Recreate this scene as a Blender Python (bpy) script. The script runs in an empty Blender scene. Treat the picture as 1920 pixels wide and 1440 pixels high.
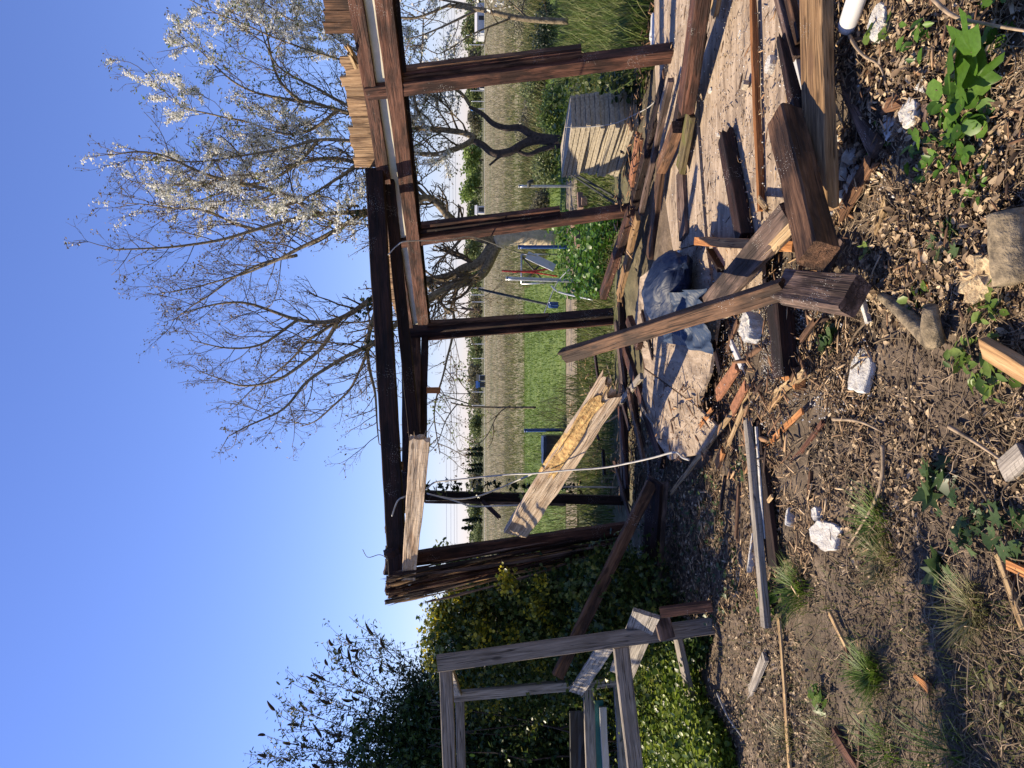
import bpy, math, random
import numpy as np
from mathutils import Vector, Matrix, noise
random.seed(7); rng = np.random.default_rng(7)
S = bpy.context.scene
COL = S.collection
# ------------------------------------------------------------------ camera
F_PX = 1387.0; PITCH = math.radians(3.0); EYE = 1.55
cam_d = bpy.data.cameras.new("camera"); cam = bpy.data.objects.new("camera", cam_d); COL.objects.link(cam)
cam_d.sensor_width = 36; cam_d.lens = 36*F_PX/1920; cam_d.clip_start = .05; cam_d.clip_end = 6000
FW = Vector((0, math.cos(PITCH), -math.sin(PITCH))); UP = Vector((0, math.sin(PITCH), math.cos(PITCH))); RT = Vector((1,0,0))
M = Matrix((-UP, RT, -FW)).transposed().to_4x4(); M.translation = (0,0,EYE)
cam.matrix_world = M                      # the phone was held upright, its picture stored on its side
S.camera = cam
# ------------------------------------------------------------------ sky, sun, exposure
SUN_EL = math.radians(45); SUN_AZ = math.radians(73)      # azimuth to the left of the view
sd = Vector((-math.sin(SUN_AZ)*math.cos(SUN_EL), math.cos(SUN_AZ)*math.cos(SUN_EL), math.sin(SUN_EL)))
w = bpy.data.worlds.new("World"); S.world = w; w.use_nodes = True
nt = w.node_tree; bg = nt.nodes["Background"]; sky = nt.nodes.new("ShaderNodeTexSky")
sky.sky_type = 'NISHITA'; sky.sun_disc = False; sky.sun_elevation = SUN_EL; sky.sun_rotation = -SUN_AZ
sky.air_density = 1.2; sky.dust_density = 0.0; sky.ozone_density = 2.7; sky.altitude = 0
tint = nt.nodes.new("ShaderNodeMix"); tint.data_type = 'RGBA'; tint.blend_type = 'MULTIPLY'; tint.inputs[0].default_value = 1; tint.inputs[7].default_value = (1.0, 1.04, 1.62, 1)   # the phone's violet white balance
nt.links.new(sky.outputs[0], tint.inputs[6]); nt.links.new(tint.outputs[2], bg.inputs[0]); bg.inputs[1].default_value = 0.063
sl = bpy.data.lights.new("sun", 'SUN'); so = bpy.data.objects.new("sun", sl); COL.objects.link(so)
sl.energy = 5.0; sl.angle = math.radians(.5); sl.color = (1, .85, .63)
so.rotation_euler = sd.to_track_quat('Z', 'Y').to_euler(); so.location = (-20, 5, 20)
S.view_settings.view_transform = 'Standard'; S.view_settings.look = 'None'
S.view_settings.exposure = 0.85; S.view_settings.gamma = 1
S.render.resolution_x = 1024; S.render.resolution_y = 768
try: S.cycles.max_bounces = 6; S.cycles.transparent_max_bounces = 4
except Exception: pass

# ------------------------------------------------------------------ ray helpers (photo pixel -> place)
def ray(px, py): return (FW + RT*((720-py)/F_PX) - UP*((px-960)/F_PX))
def Wp(px, py, Y):
    d = ray(px, py); return Vector((0,0,EYE)) + d*(Y/d.y)
def Gp(px, py, z=0.0):
    d = ray(px, py); return Vector((0,0,EYE)) + d*((z-EYE)/d.z)
def gh(x, y):                              # lie of the ground
    if y > 11: return 0.0
    f = min(1, max(0, (11-y)/3)); f *= min(1, max(0, (9-abs(x))/2))
    v = .035*noise.noise((x*.7, y*.7, 1.3)) + .03*noise.noise((x*2.1, y*2.1, 4)) + .014*noise.noise((x*6, y*6, 7))
    v += .10*math.exp(-((x-.05)**2/.45 + (y-3.6)**2/.30))
    v += .05*math.exp(-((x-1.3)**2/.6 + (y-2.6)**2/.5))
    return v*f
def Gh(px, py, dz=0.0):
    z = 0.0
    for _ in range(4):
        p = Gp(px, py, z+dz); z = gh(p.x, p.y)
    return Gp(px, py, z+dz)
# ------------------------------------------------------------------ tagging
def tag(o, label, cat, group=None, kind=None):
    if label: o['label'] = label
    if cat: o['category'] = cat
    if group: o['group'] = group
    if kind: o['kind'] = kind
    return o
def empty(name, loc, label, cat, group=None):
    o = bpy.data.objects.new(name, None); COL.objects.link(o); o.location = loc; o.empty_display_size = .1
    return tag(o, label, cat, group)
def link(name, me, mat, parent=None, matrix=None):
    o = bpy.data.objects.new(name, me); COL.objects.link(o)
    if mat: 
        me.materials.clear(); me.materials.append(mat)
    m = matrix or Matrix()
    if parent:
        o.parent = parent; pm = parent.matrix_basis.copy()
        o.matrix_basis = pm.inverted() @ m
    else: o.matrix_basis = m
    return o
def fmesh(name, V, F, smooth=False):
    """V (n,3) array, F (m,k) array or list of faces"""
    me = bpy.data.meshes.new(name)
    if isinstance(F, np.ndarray):
        V = np.ascontiguousarray(V, dtype=np.float32); m, k = F.shape
        me.vertices.add(len(V)); me.vertices.foreach_set("co", V.ravel())
        me.loops.add(m*k); me.loops.foreach_set("vertex_index", F.astype(np.int32).ravel())
        me.polygons.add(m); me.polygons.foreach_set("loop_start", np.arange(0, m*k, k, dtype=np.int32))
        me.polygons.foreach_set("loop_total", np.full(m, k, dtype=np.int32))
        me.update(calc_edges=True)
    else:
        me.from_pydata([tuple(v) for v in V], [], F); me.update()
    if smooth: me.polygons.foreach_set("use_smooth", [True]*len(me.polygons))
    return me
# ------------------------------------------------------------------ materials
def newmat(name):
    m = bpy.data.materials.new(name); m.use_nodes = True; n = m.node_tree; n.nodes.clear()
    out = n.nodes.new("ShaderNodeOutputMaterial"); p = n.nodes.new("ShaderNodeBsdfPrincipled"); n.links.new(p.outputs[0], out.inputs[0])
    return m, n, p, out
def ramp(n, src, stops):
    r = n.nodes.new("ShaderNodeValToRGB"); e = r.color_ramp.elements
    while len(e) < len(stops): e.new(.5)
    for i, (pos, c) in enumerate(stops): e[i].position = pos; e[i].color = (*c, 1) if len(c) == 3 else c
    n.links.new(src, r.inputs[0]); return r.outputs[0]
def noise_n(n, vec, scale, detail=4, rough=.6, dist=0):
    t = n.nodes.new("ShaderNodeTexNoise"); t.inputs['Scale'].default_value = scale; t.inputs['Detail'].default_value = detail
    t.inputs['Roughness'].default_value = rough; t.inputs['Distortion'].default_value = dist
    if vec: n.links.new(vec, t.inputs['Vector'])
    return t.outputs[0]
def mapping(n, src, scale=(1,1,1), loc=None):
    m = n.nodes.new("ShaderNodeMapping"); m.inputs['Scale'].default_value = scale; n.links.new(src, m.inputs['Vector'])
    if loc is not None: n.links.new(loc, m.inputs['Location'])
    return m.outputs[0]
def mix(n, fac, a, b, mode='MIX'):
    m = n.nodes.new("ShaderNodeMix"); m.data_type = 'RGBA'; m.blend_type = mode
    if hasattr(fac, 'links') or hasattr(fac, 'is_linked'): n.links.new(fac, m.inputs[0])
    else: m.inputs[0].default_value = fac
    for k, v in ((6, a), (7, b)):
        if isinstance(v, tuple): m.inputs[k].default_value = (*v, 1)
        else: n.links.new(v, m.inputs[k])
    return m.outputs[2]
def bump(n, p, h, strength=.3, dist=.01):
    b = n.nodes.new("ShaderNodeBump"); b.inputs['Strength'].default_value = strength; b.inputs['Distance'].default_value = dist
    n.links.new(h, b.inputs['Height']); n.links.new(b.outputs[0], p.inputs['Normal'])
def wood(name, dark, mid, light, speck=.0, rough=.75, stain=None, stain_amt=.45, saw=0.0, moss=None):
    """timber, grain along local X"""
    m, n, p, out = newmat(name); tc = n.nodes.new("ShaderNodeTexCoord"); oi = n.nodes.new("ShaderNodeObjectInfo")
    cx = n.nodes.new("ShaderNodeCombineXYZ"); ml = n.nodes.new("ShaderNodeMath"); ml.operation = 'MULTIPLY'; ml.inputs[1].default_value = 37
    n.links.new(oi.outputs['Random'], ml.inputs[0]); [n.links.new(ml.outputs[0], cx.inputs[i]) for i in range(3)]
    v = mapping(n, tc.outputs['Object'], (2.2, 34, 34), cx.outputs[0])
    g = noise_n(n, v, 1.3, 7, .62, .6)
    v2 = mapping(n, tc.outputs['Object'], (7, 160, 160), cx.outputs[0]); g2 = noise_n(n, v2, 1, 3, .6)
    c = ramp(n, g, [(.3, dark), (.5, mid), (.72, light)])
    c = mix(n, .55, c, ramp(n, g2, [(.3, (.32,.3,.28)), (.62, (1,1,1))]), 'MULTIPLY')
    g3 = noise_n(n, mapping(n, tc.outputs['Object'], (1.1, 42, 42), cx.outputs[0]), 1, 2, .5, .3)
    ck = ramp(n, g3, [(.475, (0,)*3), (.495, (.85,)*3), (.505, (.85,)*3), (.525, (0,)*3)]); ckm = ramp(n, noise_n(n, mapping(n, tc.outputs['Object'], (4, 12, 12), cx.outputs[0]), 1, 2), [(.42, (0,)*3), (.52, (1,)*3)])
    ck = mix(n, 1.0, ck, ckm, 'MULTIPLY'); c = mix(n, ck, c, tuple(x*.18 for x in dark))
    # knots
    vk = mapping(n, tc.outputs['Object'], (3.2, 9, 9), cx.outputs[0]); vo = n.nodes.new("ShaderNodeTexVoronoi"); vo.inputs['Scale'].default_value = 1
    n.links.new(vk, vo.inputs['Vector']); c = mix(n, ramp(n, vo.outputs['Distance'], [(.07, (.75,)*3), (.13, (0,)*3)]), c, tuple(x*.3 for x in dark))
    # large blotches
    b = noise_n(n, mapping(n, tc.outputs['Object'], (3, 9, 9), cx.outputs[0]), 1.1, 4, .6)
    c = mix(n, ramp(n, b, [(stain_amt, (0,)*3), (stain_amt+.16, (.85,)*3)]), c, stain or tuple(x*.35 for x in dark))
    if moss: c = mix(n, ramp(n, noise_n(n, tc.outputs['Object'], 9, 5, .7), [(.5, (0,)*3), (.62, (.8,)*3)]), c, moss)
    if saw:
        wv = n.nodes.new("ShaderNodeTexWave"); wv.inputs['Scale'].default_value = saw; wv.inputs['Distortion'].default_value = 9; wv.inputs['Detail'].default_value = 4; n.links.new(tc.outputs['Object'], wv.inputs['Vector'])
        mk = ramp(n, noise_n(n, mapping(n, tc.outputs['Object'], (6,14,14)), 2, 3, .6), [(.5, (0,)*3), (.6, (1,)*3)])
        c = mix(n, mix(n, 1.0, ramp(n, wv.outputs[0], [(.0, (.55,)*3), (.12, (0,)*3)]), mk, 'MULTIPLY'), c, tuple(x*.25 for x in mid))
    if speck:
        vs = n.nodes.new("ShaderNodeTexVoronoi"); vs.inputs['Scale'].default_value = 120; n.links.new(tc.outputs['Object'], vs.inputs['Vector'])
        pn = noise_n(n, tc.outputs['Object'], 5, 3, .6)
        a = ramp(n, vs.outputs['Distance'], [(.13, (1,)*3), (.2, (0,)*3)]); bb = ramp(n, pn, [(.64-speck*.2, (0,)*3), (.70-speck*.2, (1,)*3)])
        c = mix(n, mix(n, 1.0, a, bb, 'MULTIPLY'), c, (.62,.6,.55))
    hs = n.nodes.new("ShaderNodeHueSaturation"); mr = n.nodes.new("ShaderNodeMapRange"); mr.inputs[3].default_value = .75; mr.inputs[4].default_value = 1.25
    n.links.new(oi.outputs['Random'], mr.inputs[0]); n.links.new(mr.outputs[0], hs.inputs['Value']); n.links.new(c, hs.inputs['Color'])
    n.links.new(hs.outputs[0], p.inputs['Base Color']); p.inputs['Roughness'].default_value = rough; p.inputs['Specular IOR Level'].default_value = .3
    h = mix(n, .5, g, g2); h = mix(n, ck, h, (0.,0.,0.)); bump(n, p, h, .9, .008)
    return m
def plain(name, col, rough=.6, var=.2, scale=12, bumpd=.0, metal=0, col2=None):
    m, n, p, out = newmat(name); tc = n.nodes.new("ShaderNodeTexCoord"); g = noise_n(n, tc.outputs['Object'], scale, 5, .65)
    c2 = col2 or tuple(x*(1-var*1.6) for x in col)
    n.links.new(ramp(n, g, [(.33, c2), (.62, col)]), p.inputs['Base Color']); p.inputs['Roughness'].default_value = rough; p.inputs['Metallic'].default_value = metal
    if bumpd: bump(n, p, g, .8, bumpd)
    return m
def leafmat(name, cols, transl=.35, rough=.5, var=.55):
    """leaf faces: each island its own tint"""
    m, n, p, out = newmat(name); ge = n.nodes.new("ShaderNodeNewGeometry")
    k = len(cols); c = ramp(n, ge.outputs['Random Per Island'], [(i/(max(1, k-1)), cc) for i, cc in enumerate(cols)])
    tc = n.nodes.new("ShaderNodeTexCoord"); nn = noise_n(n, tc.outputs['Object'], 70, 3, .7)
    c = mix(n, var, c, ramp(n, nn, [(.3, (.55,.52,.48)), (.65, (1.12,1.12,1.1))]), 'MULTIPLY')
    n.links.new(c, p.inputs['Base Color']); p.inputs['Roughness'].default_value = rough; p.inputs['Specular IOR Level'].default_value = .35
    if transl:
        tr = n.nodes.new("ShaderNodeBsdfTranslucent"); mx = n.nodes.new("ShaderNodeMixShader"); mx.inputs[0].default_value = transl
        n.links.new(c, tr.inputs[0]); n.links.new(p.outputs[0], mx.inputs[1]); n.links.new(tr.outputs[0], mx.inputs[2]); n.links.new(mx.outputs[0], out.inputs[0])
    return m
MT = {}
MT['red'] = wood('stained_brown_timber', (.035,.014,.009), (.11,.045,.027), (.21,.095,.058), speck=.35)
MT['dark'] = wood('dark_stained_timber', (.012,.006,.005), (.03,.013,.010), (.055,.024,.017), speck=.4)
MT['brown'] = wood('brown_timber', (.06,.03,.016), (.15,.075,.038), (.26,.14,.075), speck=.3)
MT['grey_brown'] = wood('greyish_brown_timber', (.07,.045,.035), (.17,.11,.085), (.30,.21,.16), speck=.4)
MT['tan'] = wood('tan_raw_timber', (.20,.11,.045), (.40,.24,.11), (.54,.35,.18), speck=.15, stain=(.2,.11,.055), stain_amt=.55)
MT['pale'] = wood('pale_broken_timber', (.28,.17,.08), (.50,.34,.17), (.66,.50,.29), stain=(.22,.12,.06), stain_amt=.62)
MT['orange'] = wood('fresh_orange_timber', (.22,.08,.025), (.42,.18,.06), (.58,.29,.11), stain_amt=.6)
MT['grey'] = wood('weathered_grey_timber', (.17,.145,.115), (.32,.275,.225), (.46,.40,.335), stain=(.17,.14,.11), stain_amt=.58)
MT['silver'] = wood('silvered_timber', (.22,.19,.16), (.36,.32,.27), (.5,.45,.38), stain_amt=.62, stain=(.14,.1,.08), saw=14)
MT['mossy'] = wood('mossy_timber', (.08,.06,.025), (.20,.15,.07), (.32,.25,.13), moss=(.13,.13,.03), speck=.2)
MT['rot'] = wood('rotten_bleached_timber', (.34,.22,.13), (.56,.42,.28), (.74,.61,.45), saw=9, stain=(.25,.14,.07), stain_amt=.56)
MT['ply'] = wood('weathered_cladding_board', (.20,.11,.05), (.40,.25,.13), (.55,.37,.21), stain=(.10,.055,.03), stain_amt=.50)
MT['cream'] = plain('cream_insulation_panel', (.66,.60,.44), .7, .16, 6, .003)
MT['rotyellow'] = plain('yellow_torn_wood', (.66,.44,.17), .95, .6, 26, .02, col2=(.30,.15,.05))
MT['foam'] = plain('white_polystyrene', (.58,.57,.53), .9, .10, 38, .014, col2=(.42,.38,.32))
MT['plastic'] = plain('white_plastic', (.58,.57,.55), .45, .08, 4)
MT['rust'] = plain('rust_brown_fibreboard', (.36,.15,.07), .9, .35, 30, .006)
MT['bark'] = plain('grey_brown_bark', (.29,.225,.14), .95, .45, 25, .02)
MT['barkdark'] = plain('dark_bark', (.085,.062,.05), .95, .4, 25, .02)
MT['barkyellow'] = plain('lichened_bark', (.62,.50,.32), .95, .5, 14, .02, col2=(.36,.28,.18))
MT['twig'] = plain('twig_bark', (.17,.12,.07), .9, .4, 20)
MT['twigpale'] = plain('pale_dry_twig', (.38,.28,.18), .9, .4, 20)
MT['galv'] = plain('galvanised_steel', (.52,.53,.54), .4, .15, 30, metal=.6)
MT['blue'] = plain('blue_painted_metal', (.02,.07,.24), .4, .25, 20)
MT['iron'] = plain('dark_iron', (.03,.035,.03), .6, .3, 20)
MT['redrope'] = plain('red_rope', (.55,.04,.03), .6, .2, 20)
MT['rotpale'] = plain('pale_crumbling_wood', (.56,.44,.26), .95, .6, 50, .02, col2=(.24,.15,.08))
MT['black'] = plain('black_plastic', (.012,.014,.02), .35, .3, 6)
MT['wire'] = plain('pale_cable_sheath', (.42,.40,.36), .5, .2, 20)
MT['teal'] = plain('teal_painted_board', (.01,.16,.15), .5, .2, 10)
MT['rotend'] = plain('soft_rotten_wood', (.62,.36,.13), .95, .6, 40, .02, col2=(.12,.05,.02))
MT['endgrain'] = plain('brown_end_grain', (.13,.075,.04), .95, .6, 60, .01)
# slab concrete
MT['slab'] = plain('pale_concrete', (.42,.36,.26), .95, .3, 40, .008, col2=(.24,.20,.145))
MT['brick'] = plain('brown_brick', (.30,.19,.14), .95, .35, 40, .006)
# bin liner
def bag_mat():
    m, n, p, out = newmat('dark_blue_bin_liner'); tc = n.nodes.new("ShaderNodeTexCoord")
    p.inputs['Base Color'].default_value = (.008,.018,.050,1); p.inputs['Roughness'].default_value = .52; p.inputs['Specular IOR Level'].default_value = .3
    v = mapping(n, tc.outputs['Object'], (1, 1, 1)); g = noise_n(n, mapping(n, tc.outputs['Object'], (1,3,1)), 5, 3, .5, .8); bump(n, p, g, .8, .03); return m
MT['bag'] = bag_mat()
MT['bagfilm_lit'] = bag_mat(); MT['bagfilm_lit'].name = 'lit_slack_film'; [setattr(x.inputs['Base Color'],'default_value',(.022,.038,.072,1)) for x in MT['bagfilm_lit'].node_tree.nodes if x.type == 'BSDF_PRINCIPLED']  # lighter copy of the liner: the flap's sunlit look is in its colour
def floor_mat():
    m, n, p, out = newmat('dirty_plywood_floor'); tc = n.nodes.new("ShaderNodeTexCoord"); o = tc.outputs['Object']
    g = noise_n(n, mapping(n, o, (1.2, 6, 6)), 3, 6, .65, .8)
    c = ramp(n, g, [(.3, (.17,.12,.08)), (.5, (.35,.265,.185)), (.7, (.49,.39,.29))])
    vo = n.nodes.new("ShaderNodeTexVoronoi"); vo.inputs['Scale'].default_value = 26; vo.inputs['Randomness'].default_value = 1
    n.links.new(mapping(n, o, (.6, 1.2, 1)), vo.inputs['Vector'])
    sp = ramp(n, vo.outputs['Distance'], [(.10, (1,)*3), (.2, (0,)*3)]); msk = ramp(n, noise_n(n, o, 2.5, 4, .7), [(.42, (0,)*3), (.55, (1,)*3)])
    c = mix(n, mix(n, 1.0, sp, msk, 'MULTIPLY'), c, (.03,.02,.015))
    c = mix(n, ramp(n, noise_n(n, mapping(n, o, (.8, 2, 1)), 3.2, 6, .7), [(.50, (0,)*3), (.68, (.85,)*3)]), c, (.11,.08,.06))
    vs = n.nodes.new("ShaderNodeTexVoronoi"); vs.inputs['Scale'].default_value = 60; n.links.new(o, vs.inputs['Vector'])
    a = ramp(n, vs.outputs['Distance'], [(.14, (1,)*3), (.2, (0,)*3)]); b2 = ramp(n, noise_n(n, o, 3.3, 5, .7), [(.5, (0,)*3), (.56, (1,)*3)])
    c = mix(n, mix(n, 1.0, a, b2, 'MULTIPLY'), c, (.6,.58,.53))
    n.links.new(c, p.inputs['Base Color']); p.inputs['Roughness'].default_value = .85; bump(n, p, g, .5, .006); return m
MT['floor'] = floor_mat()
def soil_mat():
    m, n, p, out = newmat('dry_garden_soil'); tc = n.nodes.new("ShaderNodeTexCoord"); o = tc.outputs['Object']
    a = noise_n(n, o, 5, 9, .7); b = noise_n(n, o, 60, 6, .7); c_ = noise_n(n, o, 1.1, 5, .6)
    c = ramp(n, a, [(.3, (.060,.042,.028)), (.5, (.15,.110,.076)), (.7, (.27,.205,.148))])
    c = mix(n, .7, c, ramp(n, b, [(.32, (.35,.33,.3)), (.62, (1.15,1.12,1.1))]), 'MULTIPLY')
    c = mix(n, ramp(n, c_, [(.42, (0,)*3), (.6, (.5,)*3)]), c, (.07,.055,.035))
    sx = n.nodes.new("ShaderNodeSeparateXYZ"); n.links.new(o, sx.inputs[0])
    mr = n.nodes.new("ShaderNodeMapRange"); mr.inputs[1].default_value = 6; mr.inputs[2].default_value = 9; n.links.new(sx.outputs[1], mr.inputs[0])
    gr = ramp(n, a, [(.3, (.05,.06,.02)), (.6, (.13,.14,.05))]); c = mix(n, mr.outputs[0], c, gr)
    n.links.new(c, p.inputs['Base Color']); p.inputs['Roughness'].default_value = .95; bump(n, p, mix(n, .5, a, b), .9, .02); return m
MT['soil'] = soil_mat()
def ground_mat(name, stops, s1=.6, s2=30):
    m, n, p, out = newmat(name); tc = n.nodes.new("ShaderNodeTexCoord"); o = tc.outputs['Object']
    a = noise_n(n, o, s1, 6, .65); b = noise_n(n, o, s2, 5, .7)
    c = ramp(n, a, stops); c = mix(n, .6, c, ramp(n, b, [(.35, (.5,.5,.45)), (.6, (1.1,1.1,1.1))]), 'MULTIPLY')
    n.links.new(c, p.inputs['Base Color']); p.inputs['Roughness'].default_value = .95; bump(n, p, b, .8, .03); return m
# ------------------------------------------------------------------ batch geometry
def rotmats(n, tilt=1.0, rs=rng):
    """n random rotations; tilt 0 = all lie flat (normal up), 1 = any way"""
    yaw = rs.uniform(0, 2*np.pi, n); th = rs.normal(0, tilt, n); ph = rs.uniform(0, 2*np.pi, n)
    cz, sz = np.cos(yaw), np.sin(yaw); Z = np.zeros(n); O = np.ones(n)
    Rz = np.stack([np.stack([cz,-sz,Z],-1), np.stack([sz,cz,Z],-1), np.stack([Z,Z,O],-1)], 1)
    ax = np.stack([np.cos(ph), np.sin(ph), Z], -1); c, s = np.cos(th), np.sin(th); C = 1-c; x, y = ax[:,0], ax[:,1]
    Rt = np.stack([np.stack([c+x*x*C, x*y*C, y*s],-1), np.stack([x*y*C, c+y*y*C, -x*s],-1), np.stack([-y*s, x*s, c],-1)], 1)
    return Rt @ Rz
LEAF = (np.array([(0,0,0),(.35,.26,.07),(.72,.2,.05),(1,0,-.04),(.72,-.2,.05),(.35,-.26,.07),(.5,0,-.02)])-np.array([.5,0,0]), np.array([(0,6,1,1),(1,6,2,2),(2,6,3,3),(3,6,4,4),(4,6,5,5),(5,6,0,0)])[:, :3])
ROUND = (np.array([(0,-.5,0),(.42,-.32,.06),(.5,.1,.02),(.25,.45,.05),(-.25,.45,.05),(-.5,.1,.02),(-.42,-.32,.06),(0,0,-.04)]), np.array([(0,1,7),(1,2,7),(2,3,7),(3,4,7),(4,5,7),(5,6,7),(6,0,7)]))
CURL = (np.array([(-.5,-.1,.0),(-.45,.15,.12),(0,-.28,.10),(0,0,-.04),(0,.26,.14),(.5,-.12,.16),(.55,.08,.03)]), np.array([(0,2,3),(0,3,1),(1,3,4),(2,5,3),(3,5,6),(3,6,4)]))
IVY = (np.array([(0,-.4,0),(.5,-.25,.05),(.22,.0,.02),(.45,.3,.08),(.12,.25,.02),(0,.6,.03),(-.12,.25,.02),(-.45,.3,.08),(-.22,0,.02),(-.5,-.25,.05),(0,0,-.03)]), np.array([(i,(i+1)%10,10) for i in range(10)]))
QUAD = (np.array([(-.5,-.5,0),(.5,-.5,0),(.5,.5,0),(-.5,.5,0)]), np.array([(0,1,2),(0,2,3)]))
def _box():
    v = np.array([(x,y,z) for x in (-.5,.5) for y in (-.5,.5) for z in (-.5,.5)], float)
    f = [(0,1,3,2),(4,6,7,5),(0,4,5,1),(2,3,7,6),(0,2,6,4),(1,5,7,3)]
    return v, np.array([t for a,b,c,d in f for t in ((a,b,c),(a,c,d))])
BOX = _box()
_sv = np.array([(-.5,-.1,-.2),(-.42,.4,.1),(-.25,-.5,.5),(-.2,.5,-.5),(.1,-.45,-.4),(.15,.5,.45),(.3,-.3,.4),(.34,.42,-.2),(.5,.05,.0),(.43,-.2,.1)], float)
def _hull(v):
    F = []; n = len(v)
    for i in range(n):
        for j in range(i+1, n):
            for k in range(j+1, n):
                nn = np.cross(v[j]-v[i], v[k]-v[i]); d = (v-v[i])@nn
                if (d <= 1e-9).all(): F.append((i,j,k))
                elif (d >= -1e-9).all(): F.append((i,k,j))
    return np.array(F)
SHARD = (_sv, _hull(_sv))
BLADE = (np.array([(-.5,0,0),(.5,0,0),(.4,.06,.35),(-.4,.06,.35),(.25,.22,.7),(-.25,.22,.7),(0,.45,1)]), np.array([(0,1,2),(0,2,3),(3,2,4),(3,4,5),(5,4,6)]))
def batch(shape, C, size, tilt=1.0, aspect=None, R=None):
    """place shape at centres C"""
    V, F = shape; n = len(C); C = np.asarray(C, float)
    size = np.broadcast_to(np.asarray(size, float), (n,))
    R = rotmats(n, tilt) if R is None else R
    sc = np.broadcast_to(size[:, None], (n, 3)).copy()
    if aspect is not None: sc = sc*np.asarray(aspect)
    L = V[None]*sc[:, None, :]
    P = np.einsum('nij,nkj->nki', R, L) + C[:, None, :]
    FF = F[None] + (np.arange(n)*len(V))[:, None, None]
    return P.reshape(-1, 3), FF.reshape(-1, 3)
def join(parts):
    Vs, Fs, o = [], [], 0
    for V, F in parts:
        Vs.append(V); Fs.append(F+o); o += len(V)
    return np.concatenate(Vs), np.concatenate(Fs)
def tubes(lines, sides=5):
    """lines: list of (pts, radii) -> tri mesh arrays"""
    Vs, Fs, o = [], [], 0
    ang = np.linspace(0, 2*np.pi, sides, endpoint=False); ca, sa = np.cos(ang), np.sin(ang)
    for P, R in lines:
        P = np.asarray(P, float); n = len(P); R = np.broadcast_to(np.asarray(R, float), (n,))
        T = np.gradient(P, axis=0); T /= (np.linalg.norm(T, axis=1)[:, None]+1e-9)
        ref = np.array([.31,.17,.93]) if abs(T[0,2]) < .9 else np.array([1.,.1,0])
        A = np.cross(T, ref); A /= (np.linalg.norm(A, axis=1)[:, None]+1e-9); B = np.cross(T, A)
        ring = P[:,None,:] + R[:,None,None]*(A[:,None,:]*ca[None,:,None] + B[:,None,:]*sa[None,:,None])
        Vs.append(ring.reshape(-1,3)); Vs.append(P[[0,-1]])
        i = np.arange(n-1)[:,None]*sides; j = np.arange(sides)[None,:]; k = (j+1) % sides
        a = i+j; b = i+k; c = i+sides+k; d = i+sides+j
        f = np.concatenate([np.stack([a,b,c],-1).reshape(-1,3), np.stack([a,c,d],-1).reshape(-1,3)])
        j = np.arange(sides); k = (j+1) % sides; e = (n-1)*sides
        f = np.concatenate([f, np.stack([k, j, np.full(sides, n*sides)],-1), np.stack([e+j, e+k, np.full(sides, n*sides+1)],-1)])
        Fs.append(f+o); o += n*sides+2
    return np.concatenate(Vs), np.concatenate(Fs)
def inpoly(px, py, poly):
    c = np.zeros(len(px), bool); n = len(poly)
    for i in range(n):
        x1, y1 = poly[i]; x2, y2 = poly[i-1]
        if y1 == y2: continue
        hit = ((y1 > py) != (y2 > py)) & (px < (x2-x1)*(py-y1)/(y2-y1)+x1); c ^= hit
    return c
def scat(poly, n, dz=0.0, zfix=None, patch=0):
    """n points on the ground inside an outline seen in the photo"""
    xs = [p[0] for p in poly]; ys = [p[1] for p in poly]; out = []
    while len(out) < n:
        X = rng.uniform(min(xs), max(xs), n*2); Y = rng.uniform(min(ys), max(ys), n*2); k = inpoly(X, Y, poly)
        for a, b in zip(X[k], Y[k]):
            p = Gp(a, b, zfix) if zfix is not None else Gp(a, b, 0)
            if patch and noise.noise((p.x*1.9, p.y*1.9, patch))+.5*noise.noise((p.x*5, p.y*5, patch)) < random.uniform(-.35,.35): continue
            z = zfix if zfix is not None else gh(p.x, p.y)
            out.append((p.x, p.y, z+dz))
            if len(out) >= n: break
    return np.array(out)
def stuff(name, VF, mat, label, cat, smooth=False):
    o = link(name, fmesh(name, *VF, smooth=smooth), mat); return tag(o, label, cat, kind='stuff')
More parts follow.
